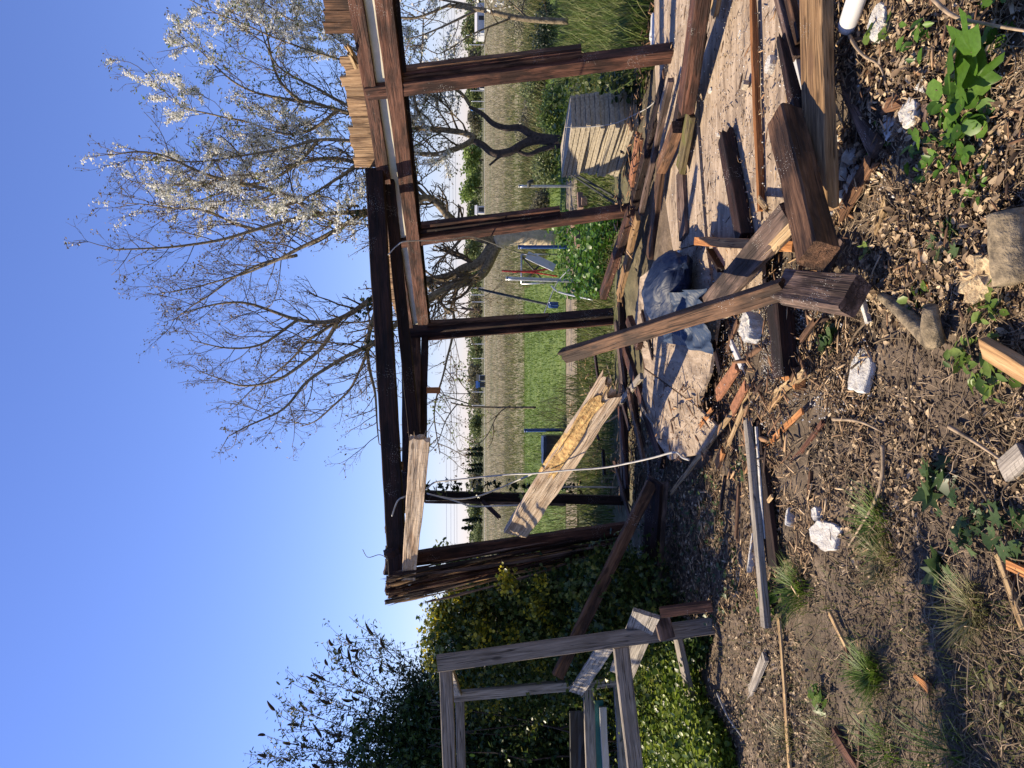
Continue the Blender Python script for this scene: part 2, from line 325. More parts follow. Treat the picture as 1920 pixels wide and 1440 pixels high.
# ------------------------------------------------------------------ timber
def timber_mesh(L, w, t, rag0=0, rag1=0, wear=.004, nx=None, taper=(1,1), bow=0, seed=None, diag=0):
    r = random.Random(seed if seed is not None else random.random())
    # cross-section: rounded rectangle with intermediate points
    b = min(w, t)*.07; sec = []
    ny, nz = max(2, int(w/.02)), max(1, int(t/.02)); ny = min(ny, 9); nz = min(nz, 5)
    for i in range(ny+1): sec.append((-w/2+b+(w-2*b)*i/ny, -t/2))
    for i in range(nz+1): sec.append((w/2, -t/2+b+(t-2*b)*i/nz))
    for i in range(ny+1): sec.append((w/2-b-(w-2*b)*i/ny, t/2))
    for i in range(nz+1): sec.append((-w/2, t/2-b-(t-2*b)*i/nz))
    m = len(sec); n = nx or max(4, int(L/.09)); V = []; F = []
    jag0 = [r.uniform(0, 1)**1.5 for _ in sec]; jag1 = [r.uniform(0, 1)**1.5 for _ in sec]
    so = r.uniform(0, 99)
    for i in range(n+1):
        u = i/n
        for k, (y, z) in enumerate(sec):
            x = u*L
            if i == 0: x += rag0*jag0[k]
            if i == 1 and rag0: x = max(x, rag0*1.05)
            if i == n: x -= rag1*jag1[k]+diag*(y/w+.5)
            elif diag: x = min(x, L-rag1*1.05-diag*(y/w+.5)-.01*(n-i))
            elif i == n-1 and rag1: x = min(x, L-rag1*1.05)
            s = taper[0]*(1-u)+taper[1]*u
            q = noise.noise((x*4+so, y*22, z*22))*wear; q2 = noise.noise((x*14+so, y*60, z*60))*wear*.5
            ny_ = y*s + (q+q2)*(1 if abs(y) > w/2-1.5*b else .1)*(1 if y > 0 else -1)
            nz_ = z*s + (q-q2)*(1 if abs(z) > t/2-1.5*b else .1)*(1 if z > 0 else -1) + bow*math.sin(math.pi*u)
            V.append((x, ny_, nz_))
    for i in range(n):
        for k in range(m):
            a = i*m+k; bb = i*m+(k+1) % m; F.append((a, a+m, bb+m, bb))
    c0 = len(V); V.append((rag0*.6, 0, 0)); c1 = len(V); V.append((L-rag1*.6, 0, bow*0))
    for k in range(m): F.append((k, (k+1) % m, c0)); F.append((n*m+(k+1) % m, n*m+k, c1))
    return V, F
def frame_of(a, b, hint):
    x = (b-a).normalized(); z = hint - x*hint.dot(x)
    if z.length < 1e-4: z = Vector((0,0,1)) - x*x.z
    z.normalize(); y = z.cross(x)
    m = Matrix((x, y, z)).transposed().to_4x4(); m.translation = a; return m
def timber(name, a, b, w, t, mat, label=None, cat=None, parent=None, hint=Vector((0,0,1)), group=None, splint=0, **kw):
    a = Vector(a); b = Vector(b); hint = Vector(hint); L = (b-a).length
    V, F = timber_mesh(L, w, t, **kw)
    r = random.Random(len(name)*13+L*100)
    for s in range(splint):                    # torn fibres at the far end
        l = r.uniform(.04, .16); y = r.uniform(-w/2, w/2)*.9; z = r.uniform(-t/2, t/2)*.8; ww = r.uniform(.002, .007); o = len(V); x0 = L-.03-kw.get('rag1', 0)
        V += [(x0,y-ww,z-ww),(x0,y+ww,z-ww),(x0,y,z+ww),(x0+l,y+r.uniform(-.02,.02),z+r.uniform(-.02,.02))]; F += [(o,o+1,o+3),(o+1,o+2,o+3),(o+2,o,o+3)]
    me = fmesh(name, V, F); o = link(name, me, MT[mat], parent, frame_of(a, b, hint))
    if not parent: tag(o, label, cat or 'timber', group)
    elif label: o['label'] = label
    return o
CAMN = Vector((0,-1,0.0))
def box_between(name, a, b, w, t, mat, parent, hint=Vector((0,0,1))): return timber(name, a, b, w, t, mat, parent=parent, hint=hint, wear=.001, nx=3)
def chunk(name, c, sx, sy, sz, mat, label, cat, yaw=0, tilt=(0,0), group=None, seed=1, rough=.14, poly=None):
    """broken lump with real thickness; outline poly in -1..1"""
    r = random.Random(seed)
    if poly is None: poly = [(math.cos(t_)*(1+r.uniform(-.2,.2)), math.sin(t_)*(1+r.uniform(-.2,.2))) for t_ in [i*math.tau/9+r.uniform(-.2,.2) for i in range(9)]]
    pts = []
    for i, p in enumerate(poly):
        q = poly[(i+1) % len(poly)]
        for k in range(4): pts.append((p[0]+(q[0]-p[0])*k/4+r.uniform(-.03,.03), p[1]+(q[1]-p[1])*k/4+r.uniform(-.03,.03)))
    V = []; F = []; m = len(pts); rings = [(.93,-1),(1,-.8),(1.02,0),(1,.75),(.94,1),(.62,1),(.3,1)]
    for s, z in rings:
        for (x, y) in pts:
            X, Y, Z = x*s*sx/2, y*s*sy/2, z*sz/2; nn = noise.noise((X*28+seed, Y*28, Z*28)); n2 = noise.noise((X*90+seed, Y*90, Z*90))
            V.append((X*(1+nn*rough), Y*(1+nn*rough), Z+(nn*.5+n2*.35)*sz*rough*1.6))
    for i in range(len(rings)-1):
        for k in range(m): F.append((i*m+k, i*m+(k+1) % m, (i+1)*m+(k+1) % m, (i+1)*m+k))
    c0 = len(V); V.append((0,0,-sz/2)); V.append((0,0,sz/2))
    for k in range(m): F.append(((k+1) % m, k, c0)); F.append(((len(rings)-1)*m+k, (len(rings)-1)*m+(k+1) % m, c0+1))
    mt = Matrix.Translation(c) @ Matrix.Rotation(yaw,4,'Z') @ Matrix.Rotation(tilt[0],4,'X') @ Matrix.Rotation(tilt[1],4,'Y')
    o = link(name, fmesh(name, V, F), MT[mat], None, mt); return tag(o, label, cat, group)
def tube_obj(name, pts, rad, mat, parent=None, sides=8, label=None, cat=None, group=None, sm=True):
    P = np.array([tuple(p) for p in pts]); R = rad
    if sm and len(P) > 2:                       # resample smoothly
        t = np.arange(len(P)); tt = np.linspace(0, len(P)-1, (len(P)-1)*5+1); Q = []
        for x in tt:
            i = min(int(x), len(P)-2); f = x-i; p0 = P[max(i-1,0)]; p1 = P[i]; p2 = P[i+1]; p3 = P[min(i+2, len(P)-1)]
            Q.append(.5*((2*p1)+(-p0+p2)*f+(2*p0-5*p1+4*p2-p3)*f*f+(-p0+3*p1-3*p2+p3)*f**3))
        P = np.array(Q)
        if not np.isscalar(rad): R = np.interp(tt, t, rad)
    V, F = tubes([(P, R)], sides); o = link(name, fmesh(name, V, F, smooth=True), MT[mat], parent)
    if not parent: tag(o, label, cat, group)
    return o
# ================================================================== SETTING
def grid(name, x0, x1, y0, y1, nx, ny, fz, mat, label):
    X, Y = np.meshgrid(np.linspace(x0, x1, nx), np.linspace(y0, y1, ny)); Z = np.array([[fz(a, b) for a, b in zip(r1, r2)] for r1, r2 in zip(X, Y)])
    V = np.stack([X, Y, Z], -1).reshape(-1, 3); i = np.arange(ny-1)[:,None]*nx; j = np.arange(nx-1)[None]
    F = np.stack([i+j, i+j+1, i+j+nx+1, i+j+nx], -1).reshape(-1, 4)
    o = link(name, fmesh(name, V, F, smooth=True), mat); tag(o, label, None, kind='structure'); return o
def soil_h(x, y): 
    if abs(x) > 10.4 or y < -2.5 or y > 11.4: return -.02
    return gh(x, y) + (.008*noise.noise((x*22, y*22, 3)) + .004*noise.noise((x*55, y*55, 3)) if abs(x) < 5 and y < 8 else 0)
grid('ground', -5, 5, .6, 8.0, 420, 330, soil_h, MT['soil'], 'bare grey brown garden soil')
far_m = ground_mat('rough_weedy_ground', [(.35, (.06,.07,.025)), (.5, (.11,.12,.045)), (.65, (.17,.14,.08))])
# surrounding ground: one sheet to the horizon, dropping under the detailed plot
grid('ground_beyond', -2500, 2500, -2000, 3000, 60, 60, lambda x, y: -.18, far_m, 'open rough ground reaching to the horizon')
def ring_h(x, y): return gh(x, y)-.012 if not (-4.8 < x < 4.8 and .8 < y < 7.8) else -.17
grid('garden_ground', -14, 14, -4, 12.6, 141, 84, ring_h, far_m, 'weedy garden ground around the plot')
grid('lawn', -16, 16, 12.2, 22.4, 40, 20, lambda x, y: .02, ground_mat('mown_lawn', [(.35, (.07,.11,.02)), (.5, (.11,.175,.03)), (.65, (.17,.22,.06))], 1.2, 40), 'mown green lawn')
grid('field', -300, 300, 22, 97, 40, 40, lambda x, y: .03, ground_mat('dry_reed_field', [(.35, (.11,.125,.05)), (.5, (.22,.19,.115)), (.65, (.31,.26,.17))], .09, 2), 'field of dry straw coloured reeds')
grid('path', -6.5, 9, 10.9, 12.2, 20, 4, lambda x, y: .012, plain('dusty_path', (.27,.22,.15), .95, .3, 9, .01), 'worn earth path before the lawn')
grid('road', -260, 260, 97.5, 101, 20, 3, lambda x, y: .05, plain('pale_road', (.34,.32,.29), .9, .1, 1), 'pale road crossing beyond the field')
# ================================================================== SHED
B1 = Gp(1268, 100, .10); B3 = Gp(1143, 585, .10)
wd = (B3-B1); wd.z = 0; wd.normalize(); wn = Vector((-wd.y, wd.x, 0))        # wall normal
if wn.x > 0: wn = -wn                                                          # inward, to the left
def WP(px, py, off=0.0):                       # point of the right wall seen at that pixel
    d = ray(px, py); o = Vector((0,0,EYE)); base = B1 + wn*off; t = (base-o).dot(wn)/d.dot(wn); return o+d*t
root = empty('shed_frame', ((B1+B3)/2).to_tuple(), 'half dismantled leaning dark brown timber shed frame around the littered floor', 'shed frame')
# rails and panel of the right wall, running from beyond the frame to the corner post
def wall_strip(name, pa, pb, w, t, mat, off=0, **kw):
    a, b = WP(*pa, off), WP(*pb, off); return timber(name, a, b, w, t, mat, parent=root, hint=wn, **kw)
def ext(p, q, k): return (p[0]+(p[0]-q[0])*k, p[1]+(p[1]-q[1])*k)
up0, up1 = (667,0), (766,612); lo0, lo1 = (720,0), (794,606); cr0, cr1 = (692,0), (781,606)
sc_ = lambda p: (WP(*p).y/F_PX)
def wpx(p, px): 
    a = WP(p[0]-px/2, p[1]); b = WP(p[0]+px/2, p[1]); return (a-b).length
wall_strip('wall_rail', ext(up0, up1, .12), up1, wpx(up0, 31)*.9, .045, 'red', .02)
wall_strip('wall_rail', ext(lo0, lo1, .12), lo1, wpx(lo0, 38)*.9, .05, 'red', .03)
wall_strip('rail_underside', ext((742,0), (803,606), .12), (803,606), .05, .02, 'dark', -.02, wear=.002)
wall_strip('insulation_panel', ext(cr0, cr1, .12), cr1, wpx(cr0, 34), .03, 'cream', -.01, wear=.002)
# ragged pale edge of foam along the panel
pts = [WP(cr0[0]+12+(cr1[0]-cr0[0]+4)*i/60, 0+606*i/60, .025)+Vector((0,0,random.uniform(-.012,.012))) for i in range(61)]
tube_obj('foam_edge', pts, np.array([random.uniform(.004,.011) for _ in pts]), 'foam', root, 5, sm=False)
# posts with window rebate trims
def post(top, bot, w, t, mat, plane=True, Y=(6,6), trim=None, **kw):
    a = WP(*bot) if plane else Wp(*bot, Y[1]); b = WP(*top) if plane else Wp(*top, Y[0])
    p = timber('post', a, b, w, t, mat, parent=root, hint=wn if plane else kw.pop('hint', CAMN), **kw)
    return p
# P1
post((688,170), (1272,98), .115, .10, 'red')
for dy, ww, m_, o_ in ((-22, .035, 'brown', -.015), (-31, .03, 'red', -.03), (-39, .025, 'brown', -.045)):
    timber('window_trim', WP(1090, 118+dy*.75, o_), WP(748, 170+dy*1.05, o_), ww, .05, m_, parent=root, hint=wn)
# P2
post((735,455), (1192,392), .10, .09, 'red')
for dy, m_, o_ in ((-13, 'dark', -.02), (-22, 'red', -.04)):
    timber('window_trim', WP(1050, 412+dy*.9, o_), WP(785, 447+dy*1.1, o_), .045, .05, m_, parent=root, hint=wn)
# P3 corner
post((770,622), (1150,590), .12, .11, 'dark')
timber('window_trim', WP(1028, 592, -.02), WP(800, 606, -.03), .05, .05, 'brown', parent=root, hint=wn)
timber('post_face', WP(1150, 604, .075), WP(800, 634, .075), .02, .06, 'red', parent=root, hint=wn)
# vertical cladding boards left standing above the right wall rails
def clad(y0, y1, x_top0, x_top1, x_bot0, x_bot1, n, mat):
    for i in range(n):
        ya = y0+(y1-y0)*i/n; yb = y0+(y1-y0)*(i+1)/n; ym = (ya+yb)/2; f = (i+.5)/n
        xt = x_top0+(x_top1-x_top0)*f+random.uniform(-8,5); xb = x_bot0+(x_bot1-x_bot0)*f
        wid = (WP(xt, ya, -.04)-WP(xt, yb, -.04)).length*.96
        timber('cladding_board', WP(xb+12, ym, -.045), WP(xt, ym+1, -.045), wid, .018, mat, parent=root, hint=wn, rag1=.012, wear=.003)
clad(-70, 62, 588, 616, 645, 664, 6, 'brown')
clad(104, 312, 640, 668, 668, 698, 11, 'ply')
clad(322, 600, 684, 742, 700, 750, 14, 'ply')
timber('roof_edge_splinter', WP(672,118,-.01), WP(648,84,.05), .03, .02, 'pale', parent=root, hint=wn, rag1=.04, splint=5)
timber('roof_edge_splinter', WP(668,128,-.01), WP(652,98,.09), .025, .015, 'pale', parent=root, hint=wn, rag1=.04, splint=4)
# roof header across to the left wall
hr = WP(702, 318); hl = Wp(748, 1098, 6.05)
timber('roof_beam', hr, hl, .15, .10, 'dark', parent=root, hint=CAMN, bow=.01)
timber('roof_beam', hr+Vector((.0,.1,-.10)), Wp(778,825,6.6), .10, .06, 'dark', parent=root, hint=CAMN)
# back wall head: two rails with boards between
c3 = WP(760, 625); c5 = Wp(762, 940, 7.0)
timber('back_rail', Wp(759,628,c3.y), Wp(762,960,6.9), .07, .05, 'dark', parent=root, hint=CAMN)
timber('back_rail', Wp(797,622,c3.y), Wp(790,940,6.9), .075, .05, 'dark', parent=root, hint=CAMN)
timber('back_boarding', Wp(778,622,c3.y+.06), Wp(776,810,7.2), .13, .02, 'brown', parent=root, hint=CAMN)
timber('bracket_offcut', Wp(800,732,6.9), Wp(826,732,6.9), .055, .02, 'orange', parent=root, hint=CAMN)
# ragged roof boards poking up over the header at the left
for i, (y0, y1, x) in enumerate([(865,882,731),(898,925,727),(928,960,729),(962,1000,723),(1003,1022,730),(1024,1045,722),(1048,1078,721),(1080,1092,724),(1094,1110,722)]):
    ym = (y0+y1)/2; timber('roof_board', Wp(x+24, ym, 6.2), Wp(x, ym, 6.15), (y1-y0)*6.15/F_PX, .03, 'dark' if i % 3 else 'grey_brown', parent=root, hint=CAMN, rag1=.01)
# left wall posts
timber('post', Wp(1185,988,6.25), Wp(740,1050,6.1), .10, .06, 'red', parent=root, hint=(-.2,-1,0))
timber('post_face', Wp(1185,996,6.3), Wp(745,1060,6.15), .02, .09, 'brown', parent=root, hint=(-.2,-1,0))
timber('post', Wp(1170,938,7.0), Wp(770,928,6.95), .085, .08, 'dark', parent=root, hint=CAMN)
timber('post_face', Wp(1060,946,6.93), Wp(797,941,6.9), .022, .03, 'grey_brown', parent=root, hint=CAMN)
timber('nogging', Wp(905,940,6.9), Wp(938,972,6.7), .04, .03, 'dark', parent=root, hint=CAMN, rag1=.05)
# left wall cladding, loose boards fanned along the corner
for i, (ty, tx, by, bx, m_, ww) in enumerate([(1080,738,1000,1172,'dark',.06),(1090,730,1008,1178,'grey_brown',.05),(1100,724,1014,1176,'red',.06),(1112,722,1022,1160,'red',.07),(1118,726,1030,1140,'brown',.045),(1129,721,1040,1110,'grey_brown',.04)]):
    timber('cladding_board', Wp(bx,by,6.3+.05*i), Wp(tx,ty,5.95+.03*i), ww, .02, m_, parent=root, hint=(-.75,-.65,0), wear=.006, rag1=.015, taper=(.8,1))
for i in range(14):
    f = i/13; ty = 1078+54*f+random.uniform(-4,4); by = 1002+42*f+random.uniform(-10,14); bx = random.uniform(1090,1185)-60*f; tx = random.uniform(720,748)+(60 if i % 5 == 3 else 0)
    timber('split_slat', Wp(bx,by,6.2+.15*random.random()), Wp(tx,ty,5.88+.1*random.random()), random.uniform(.012,.035), .012, random.choice(['brown','grey_brown','dark','red','tan']), parent=root, hint=(-.75,-.65,random.uniform(-.3,.3)), wear=.007, rag0=.12, rag1=.06, bow=random.uniform(-.04,.04), splint=3)
timber('rafter_stub', Wp(733,1030,6.0), Wp(770,1090,6.2), .13, .06, 'dark', parent=root, hint=CAMN)
# horizontal sole plates
timber('sole_plate', B1+Vector((.9,-1.3,-.03)), WP(1165,470), .12, .07, 'dark', parent=root)
timber('sole_plate', WP(1160,560)+Vector((0,0,-.03)), Wp(1172,940,6.9), .11, .07, 'dark', parent=root)
# ---- shed floor: sheets of dirty board, each a part
fr = empty('shed_floor', Gp(1350,400,0).to_tuple(), 'dirty pale plywood floor of the shed littered with splinters and foam beads', 'floor')
def sheet(poly, z, mat='floor', name='floor_sheet', parent=fr, t=.02):
    P = [Gp(a, b, z) for a, b in poly]; o = P[0].copy(); x = (P[1]-P[0]).normalized(); fm = frame_of(o, P[1], Vector((0,0,1))); inv = fm.inverted()
    L = [inv @ p for p in P]; n = len(L); V = [(p.x,p.y,0) for p in L]+[(p.x,p.y,-t) for p in L]
    F = [tuple(range(n)), tuple(range(2*n-1, n-1, -1))]+[(i, i+n, (i+1) % n+n, (i+1) % n) for i in range(n)]
    me = fmesh(name, V, F)
    if me.polygons[0].normal.z < 0: me.flip_normals()
    return link(name, me, MT[mat], parent, fm)
sheet([(1303,-120),(1306,220),(1322,452),(1262,470),(1236,300),(1228,120),(1225,-120)], .135)
sheet([(1312,-120),(1312,220),(1328,452),(1350,600),(1430,560),(1424,300),(1420,-120)], .13)
sheet([(1423,-120),(1427,300),(1433,470),(1470,470),(1500,300),(1510,-120)], .125)
sheet([(1262,472),(1322,455),(1345,600),(1330,700),(1306,760),(1210,690),(1190,600),(1200,520)], .128)
sheet([(1208,692),(1305,762),(1345,800),(1318,850),(1255,862),(1200,780)], .12)
for (a, b) in (((1345,-60),(1395,380)), ((1270,-40),(1280,440)), ((1240,560),(1290,820))):
    timber('floor_joist', Gp(*a,.05), Gp(*b,.05), .05, .10, 'dark', parent=fr)
# ================================================================== LOOSE TIMBERS
def lay(name, a, b, w, t, mat, label, hint=(0,0,1), **kw):
    """a, b = (px, py, height above datum)"""
    return timber(name, Gp(*a), Gp(*b), w, t, mat, label, 'timber', hint=hint, **kw)
lay('fallen_beam', (1322,-60,.34), (1286,205,.22), .13, .09, 'red', 'thick red brown beam with yellow torn patches lying above the floor at the right wall', splint=6, rag1=.03)
lay('torn_plank', (1355,-60,.20), (1338,30,.17), .10, .03, 'pale', 'short pale torn plank end poking from under the thick red brown beam', rag1=.06, splint=14)
lay('fallen_beam', (1312,60,.26), (1272,240,.17), .10, .08, 'dark', 'dark beam butted under the thick beam, speckled with foam', rag1=.02)
lay('mossy_board', (1296,212,.19), (1276,318,.18), .13, .035, 'mossy', 'yellow green mossy board on the floor before the slab stack')
lay('timber_block', (1270,238,.22), (1240,315,.20), .09, .07, 'brown', 'stubby brown block beside the mossy board')
lay('thin_batten', (1258,150,.20), (1202,400,.17), .05, .04, 'grey_brown', 'long narrow greyish batten along the foot of the right wall')
lay('fallen_board', (1243,300,.19), (1218,482,.18), .12, .04, 'brown', 'medium brown board on the floor with sawn end, left of the mossy board', rag1=.02)
lay('fallen_board', (1276,320,.15), (1282,445,.15), .16, .025, 'grey_brown', 'wide worn greyish board with small holes flush on the floor')
lay('rotten_board', (1200,250,.16), (1186,345,.16), .14, .05, 'rust', 'orange brown rotten board with crumbling hollow end by the slab stack', rag0=.05, splint=5)
lay('fallen_board', (1185,395,.20), (1131,553,.22), .11, .07, 'red', 'red brown sloping board between the second and third posts')
lay('rotten_board', (1196,405,.16), (1160,560,.16), .12, .04, 'tan', 'tan crumbling board beneath the red brown sloping board', rag1=.06, splint=10)
lay('thin_strip', (1409,-70,.16), (1427,395,.145), .028, .03, 'orange', 'long thin orange brown strip crossing the floor sideways')
timber('broken_splinter', Gp(1423,372,.16), Gp(1440,392,.20), .03, .012, 'pale', 'pale torn splinter at the end of the long thin orange strip', 'splinter', rag1=.03, splint=8)
lay('dark_timber', (1359,248,.17), (1397,446,.17), .085, .07, 'dark', 'near black timber with ragged end on the floor sheets', rag0=.05, splint=2)
lay('wide_board', (1527,-90,.20), (1540,405,.20), .19, .05, 'tan', 'wide tan plank with long crack lying at the front edge of the floor', rag1=.02, wear=.006)
lay('broken_rail', (1462,60,.25), (1498,222,.22), .055, .05, 'dark', 'dark rail broken to a point resting by the wide tan plank', rag0=.07, taper=(.6,1), splint=2)
lay('broken_rail', (1482,40,.16), (1476,215,.14), .018, .015, 'pale', 'thin pale sliver beside the dark pointed rail', rag0=.05)
lay('narrow_rail', (1448,-60,.20), (1492,110,.18), .035, .04, 'grey_brown', 'narrow greyish rail slanting behind the wide tan plank')
lay('narrow_rail', (1468,-60,.19), (1500,80,.17), .05, .03, 'brown', 'second narrow rail, browner, leaning beside the wide tan plank')
lay('white_sheet', (1478,85,.17), (1498,190,.17), .11, .02, 'plastic', 'white sheet of board between the dark rail and the wide tan plank')
lay('big_beam', (1472,220,.27), (1534,480,.36), .115, .10, 'brown', 'big squared brown beam raised on the rubble with orange lit side', hint=(0,-.25,1), wear=.005)
lay('cross_timber', (1484,402,.26), (1318,588,.21), .12, .05, 'grey_brown', 'greyish brown plank with yellow torn edge slanting across the floor', hint=(-.3,-.6,1))
lay('torn_edge', (1486,425,.285), (1448,466,.285), .04, .014, 'pale', 'yellow torn sliver hanging on the slanting greyish plank', rag1=.03, rag0=.03, splint=4, hint=(-.3,-.6,1))
lay('short_timber', (1312,452,.19), (1500,462,.16), .05, .07, 'orange', 'bright orange edged timber under the slanting greyish plank')
lay('short_timber', (1330,470,.15), (1352,508,.15), .03, .04, 'dark', 'small dark broken rail beneath the orange edged timber', rag1=.02)
timber('leaning_board', Gp(1474,540,.24), Wp(1056,668,4.5), .085, .05, 'brown', 'long board leaning up over the bin liner, bleached and torn at its raised end', 'timber', hint=(-.5,-.75,.3), rag1=.04, splint=3)
timber('beam_offcut', Gp(1472,538,.22), Gp(1604,556,.14), .14, .085, 'grey_brown', 'square cut heavy beam offcut lying end on in the foreground litter', 'timber', hint=(.55,-.1,1), wear=.006)
lay('sunken_beam', (1462,572,.14), (1474,706,.12), .12, .08, 'dark', 'dark beam half sunk in white foam beads')
lay('rust_board', (1384,684,.14), (1345,742,.13), .075, .02, 'rust', 'rust coloured fibreboard strip between foam beads and floor', rag0=.03, rag1=.02)
lay('rust_board', (1356,842,.10), (1345,873,.10), .06, .02, 'orange', 'short orange piece of wood standing out near the long pale strip', rag0=.02)
lay('pale_strip', (1408,730,.13), (1258,925,.10), .032, .012, 'pale', 'long pale yellowish strip slanting out of the rubble')
lay('pale_strip', (1395,762,.15), (1366,832,.12), .04, .008, 'pale', 'torn curved yellow strip crossing over the long pale strip', rag0=.04, rag1=.03, splint=5)
lay('ribbed_batten', (1402,784,.14), (1437,1176,.09), .05, .035, 'silver', 'silver grey ribbed decking batten lying sideways on the litter')
lay('white_edged_board', (1418,792,.10), (1452,1062,.07), .12, .025, 'dark', 'dark board with flaking white paint beside the ribbed batten')
lay('painted_edge', (1418,800,.12), (1434,1010,.09), .012, .010, 'foam', 'thin flaking white painted trim between ribbed batten and dark board', wear=.008)
lay('brick_offcut', (1474,700,.10), (1500,722,.10), .05, .045, 'orange', 'small reddish block at the left end of the sunken dark beam')
lay('torn_strip', (1505,770,.10), (1446,828,.09), .03, .01, 'orange', 'flat orange torn strip in the litter left of the sunken beam', rag1=.03, splint=6)
lay('torn_plank', (1448,930,.12), (1440,940,.12), .02, .01, 'pale', 'tiny pale chip by the painted board')
timber('rotten_plank', Wp(967,1000,6.0), Wp(1140,734,4.75), .20, .045, 'rot', 'bleached plank with a rotten yellow broken end sticking out from the left post', 'timber', hint=(-.76,-.65,.1), rag1=.12, wear=.008, diag=-.16)
rp_ = bpy.data.objects['rotten_plank']; RL = (Wp(1140,734,4.75)-Wp(967,1000,6.0)).length
te = timber('torn_end', rp_.matrix_basis @ Vector((RL-1.02,.05,.004)), rp_.matrix_basis @ Vector((RL-.02,.045,.008)), .10, .054, 'rotyellow', parent=rp_, hint=(-.76,-.65,.1), rag0=.28, rag1=.16, wear=.02, splint=10)
timber('torn_splinter', rp_.matrix_basis @ Vector((RL-.35,-.02,.0)), rp_.matrix_basis @ Vector((RL+.08,.03,.01)), .035, .03, 'pale', parent=rp_, hint=(-.76,-.65,.1), rag1=.14, wear=.01, splint=6)
timber('torn_splinter', rp_.matrix_basis @ Vector((RL-.40,.03,.0)), rp_.matrix_basis @ Vector((RL+.03,.075,.0)), .03, .025, 'rotyellow', parent=rp_, hint=(-.76,-.65,.1), rag1=.12, wear=.01, splint=6)
timber('rotten_beam', Wp(766,1088,6.02), Wp(788,818,5.15), .125, .05, 'rot', 'sunlit tan board with a rotten hollow end hung below the roof beam', 'timber', hint=(-.62,-.78,0), rag1=.05, wear=.006, splint=8, taper=(.85,1.15))
lay('slanting_beam', (1212,905,.28), (1045,1268,.98), .075, .06, 'brown', 'brown beam slanting up to the left from the floor into the hedge') if False else timber('slanting_beam', Gp(1222,905,.22), Wp(1045,1268,5.35), .08, .06, 'brown', 'brown beam slanting up to the left from the floor into the hedge', 'timber', hint=CAMN)
lay('dark_plank', (1228,900,.20), (1214,1135,.16), .18, .03, 'dark', 'wide near black plank lying in the shade left of the floor', hint=(0,-.4,1))
lay('panel_edge', (1246,905,.14), (1232,1150,.10), .03, .05, 'grey_brown', 'pale splintered edge board in front of the near black plank', rag1=.05)
lay('back_plank', (1172,655,.12), (1243,868,.10), .12, .04, 'red', 'red brown plank along the far left edge of the floor')
lay('short_offcut', (1180,598,.25), (1200,650,.2), .09, .05, 'red', 'short dark red offcut at the foot of the corner post')
lay('light_stick', (1200,760,.16), (1228,800,.15), .03, .012, 'grey', 'short grey lath resting on the red brown plank')
lay('grey_lath', (1165,752,.18), (1203,705,.12), .06, .03, 'grey', 'grey board end in the dark gap behind the shed floor')
# foreground pieces on the soil
def onG(name, a, b, w, t, mat, label, cat='stick', dz=(.02,.02), **kw):
    return timber(name, Gh(*a, dz[0]), Gh(*b, dz[1]), w, t, mat, label, cat, **kw)
onG('split_stick', (1460,1156), (1472,1300), .028, .012, 'pale', 'long pale split stick lying sideways on bare soil, inner half', rag0=.03)
onG('split_stick', (1471,1298), (1486,1500), .03, .012, 'pale', 'outer half of the long pale split stick, running off the left edge')
onG('wood_chip', (1435,1230), (1407,1298), .055, .02, 'silver', 'flat silvery piece of wood with torn end on the soil', 'wood piece', rag1=.05, splint=4)
onG('red_splinter', (1560,1366), (1618,1460), .05, .02, 'red', 'dark red triangular splinter in the left grass', 'wood piece', rag0=.03)
onG('split_stick', (1613,1344), (1608,1500), .02, .02, 'brown', 'brown pointed stick lying over the left grass', taper=(.3,1), rag0=.02)
onG('wood_chip', (1714,1265), (1744,1292), .035, .014, 'orange', 'small curved orange chip with dark shadow on bare soil', 'wood chip', taper=(.4,1))
onG('split_stick', (1556,1150), (1586,1212), .018, .012, 'pale', 'short split stick, upper of a touching pair on the soil')
onG('split_stick', (1587,1210), (1594,1255), .018, .012, 'brown', 'short brown split stick, lower of a touching pair', rag1=.03)
onG('plank_end', (1846,650), (1960,720), .065, .028, 'tan', 'thick tan plank end jutting in at the near edge of the frame', 'timber', dz=(.05,.09), hint=(-.5,0,1), rag0=.01)
onG('grey_stick', (1922,1180), (1872,1040), .02, .015, 'pale', 'pale flat stick near the lower edge of the soil', dz=(.02,.02))
onG('wood_chip', (1890,1060), (1930,1078), .03, .012, 'orange', 'small orange chip at the near soil edge', 'wood chip')
onG('grey_piece', (1885,885), (1925,850), .07, .03, 'silver', 'grooved silver wood piece at the near edge beside the weeds', 'wood piece', rag0=.02)
onG('bark_piece', (1578,170), (1645,280), .075, .03, 'grey_brown', 'pointed brown board with foam specks standing in leaf litter', 'timber', dz=(.03,.05), taper=(.3,1), rag0=.04)
onG('bark_piece', (1640,290), (1575,405), .075, .02, 'brown', 'torn brown board lying in the litter, its ragged end toward the weeds', 'timber', dz=(.05,.03), rag0=.06, splint=3)
onG('rotten_piece', (1650,205), (1700,185), .05, .03, 'brown', 'flaky rotten lump of wood in dry leaves', 'wood piece', rag0=.04, rag1=.04)
onG('upright_stake', (1742,195), (1732,270), .035, .03, 'grey_brown', 'short split stake in the ivy of the near right', 'wood piece', rag1=.05)
onG('old_lath', (1612,20), (1635,170), .045, .02, 'brown', 'rough brown lath in the dark gap before the leaf litter', 'timber')
onG('old_lath', (1665,370), (1640,440), .04, .02, 'pale', 'yellowish broken lath left of the torn brown board', 'timber', rag0=.03, rag1=.03)
onG('red_chip', (1725,500), (1745,555), .026, .008, 'orange', 'slim red brown sliver on litter above the branch', 'wood chip', taper=(.3,1))
onG('foam_stick', (1615,560), (1628,605), .025, .02, 'foam', 'narrow white foam stick just left of the beam offcut', 'foam piece')
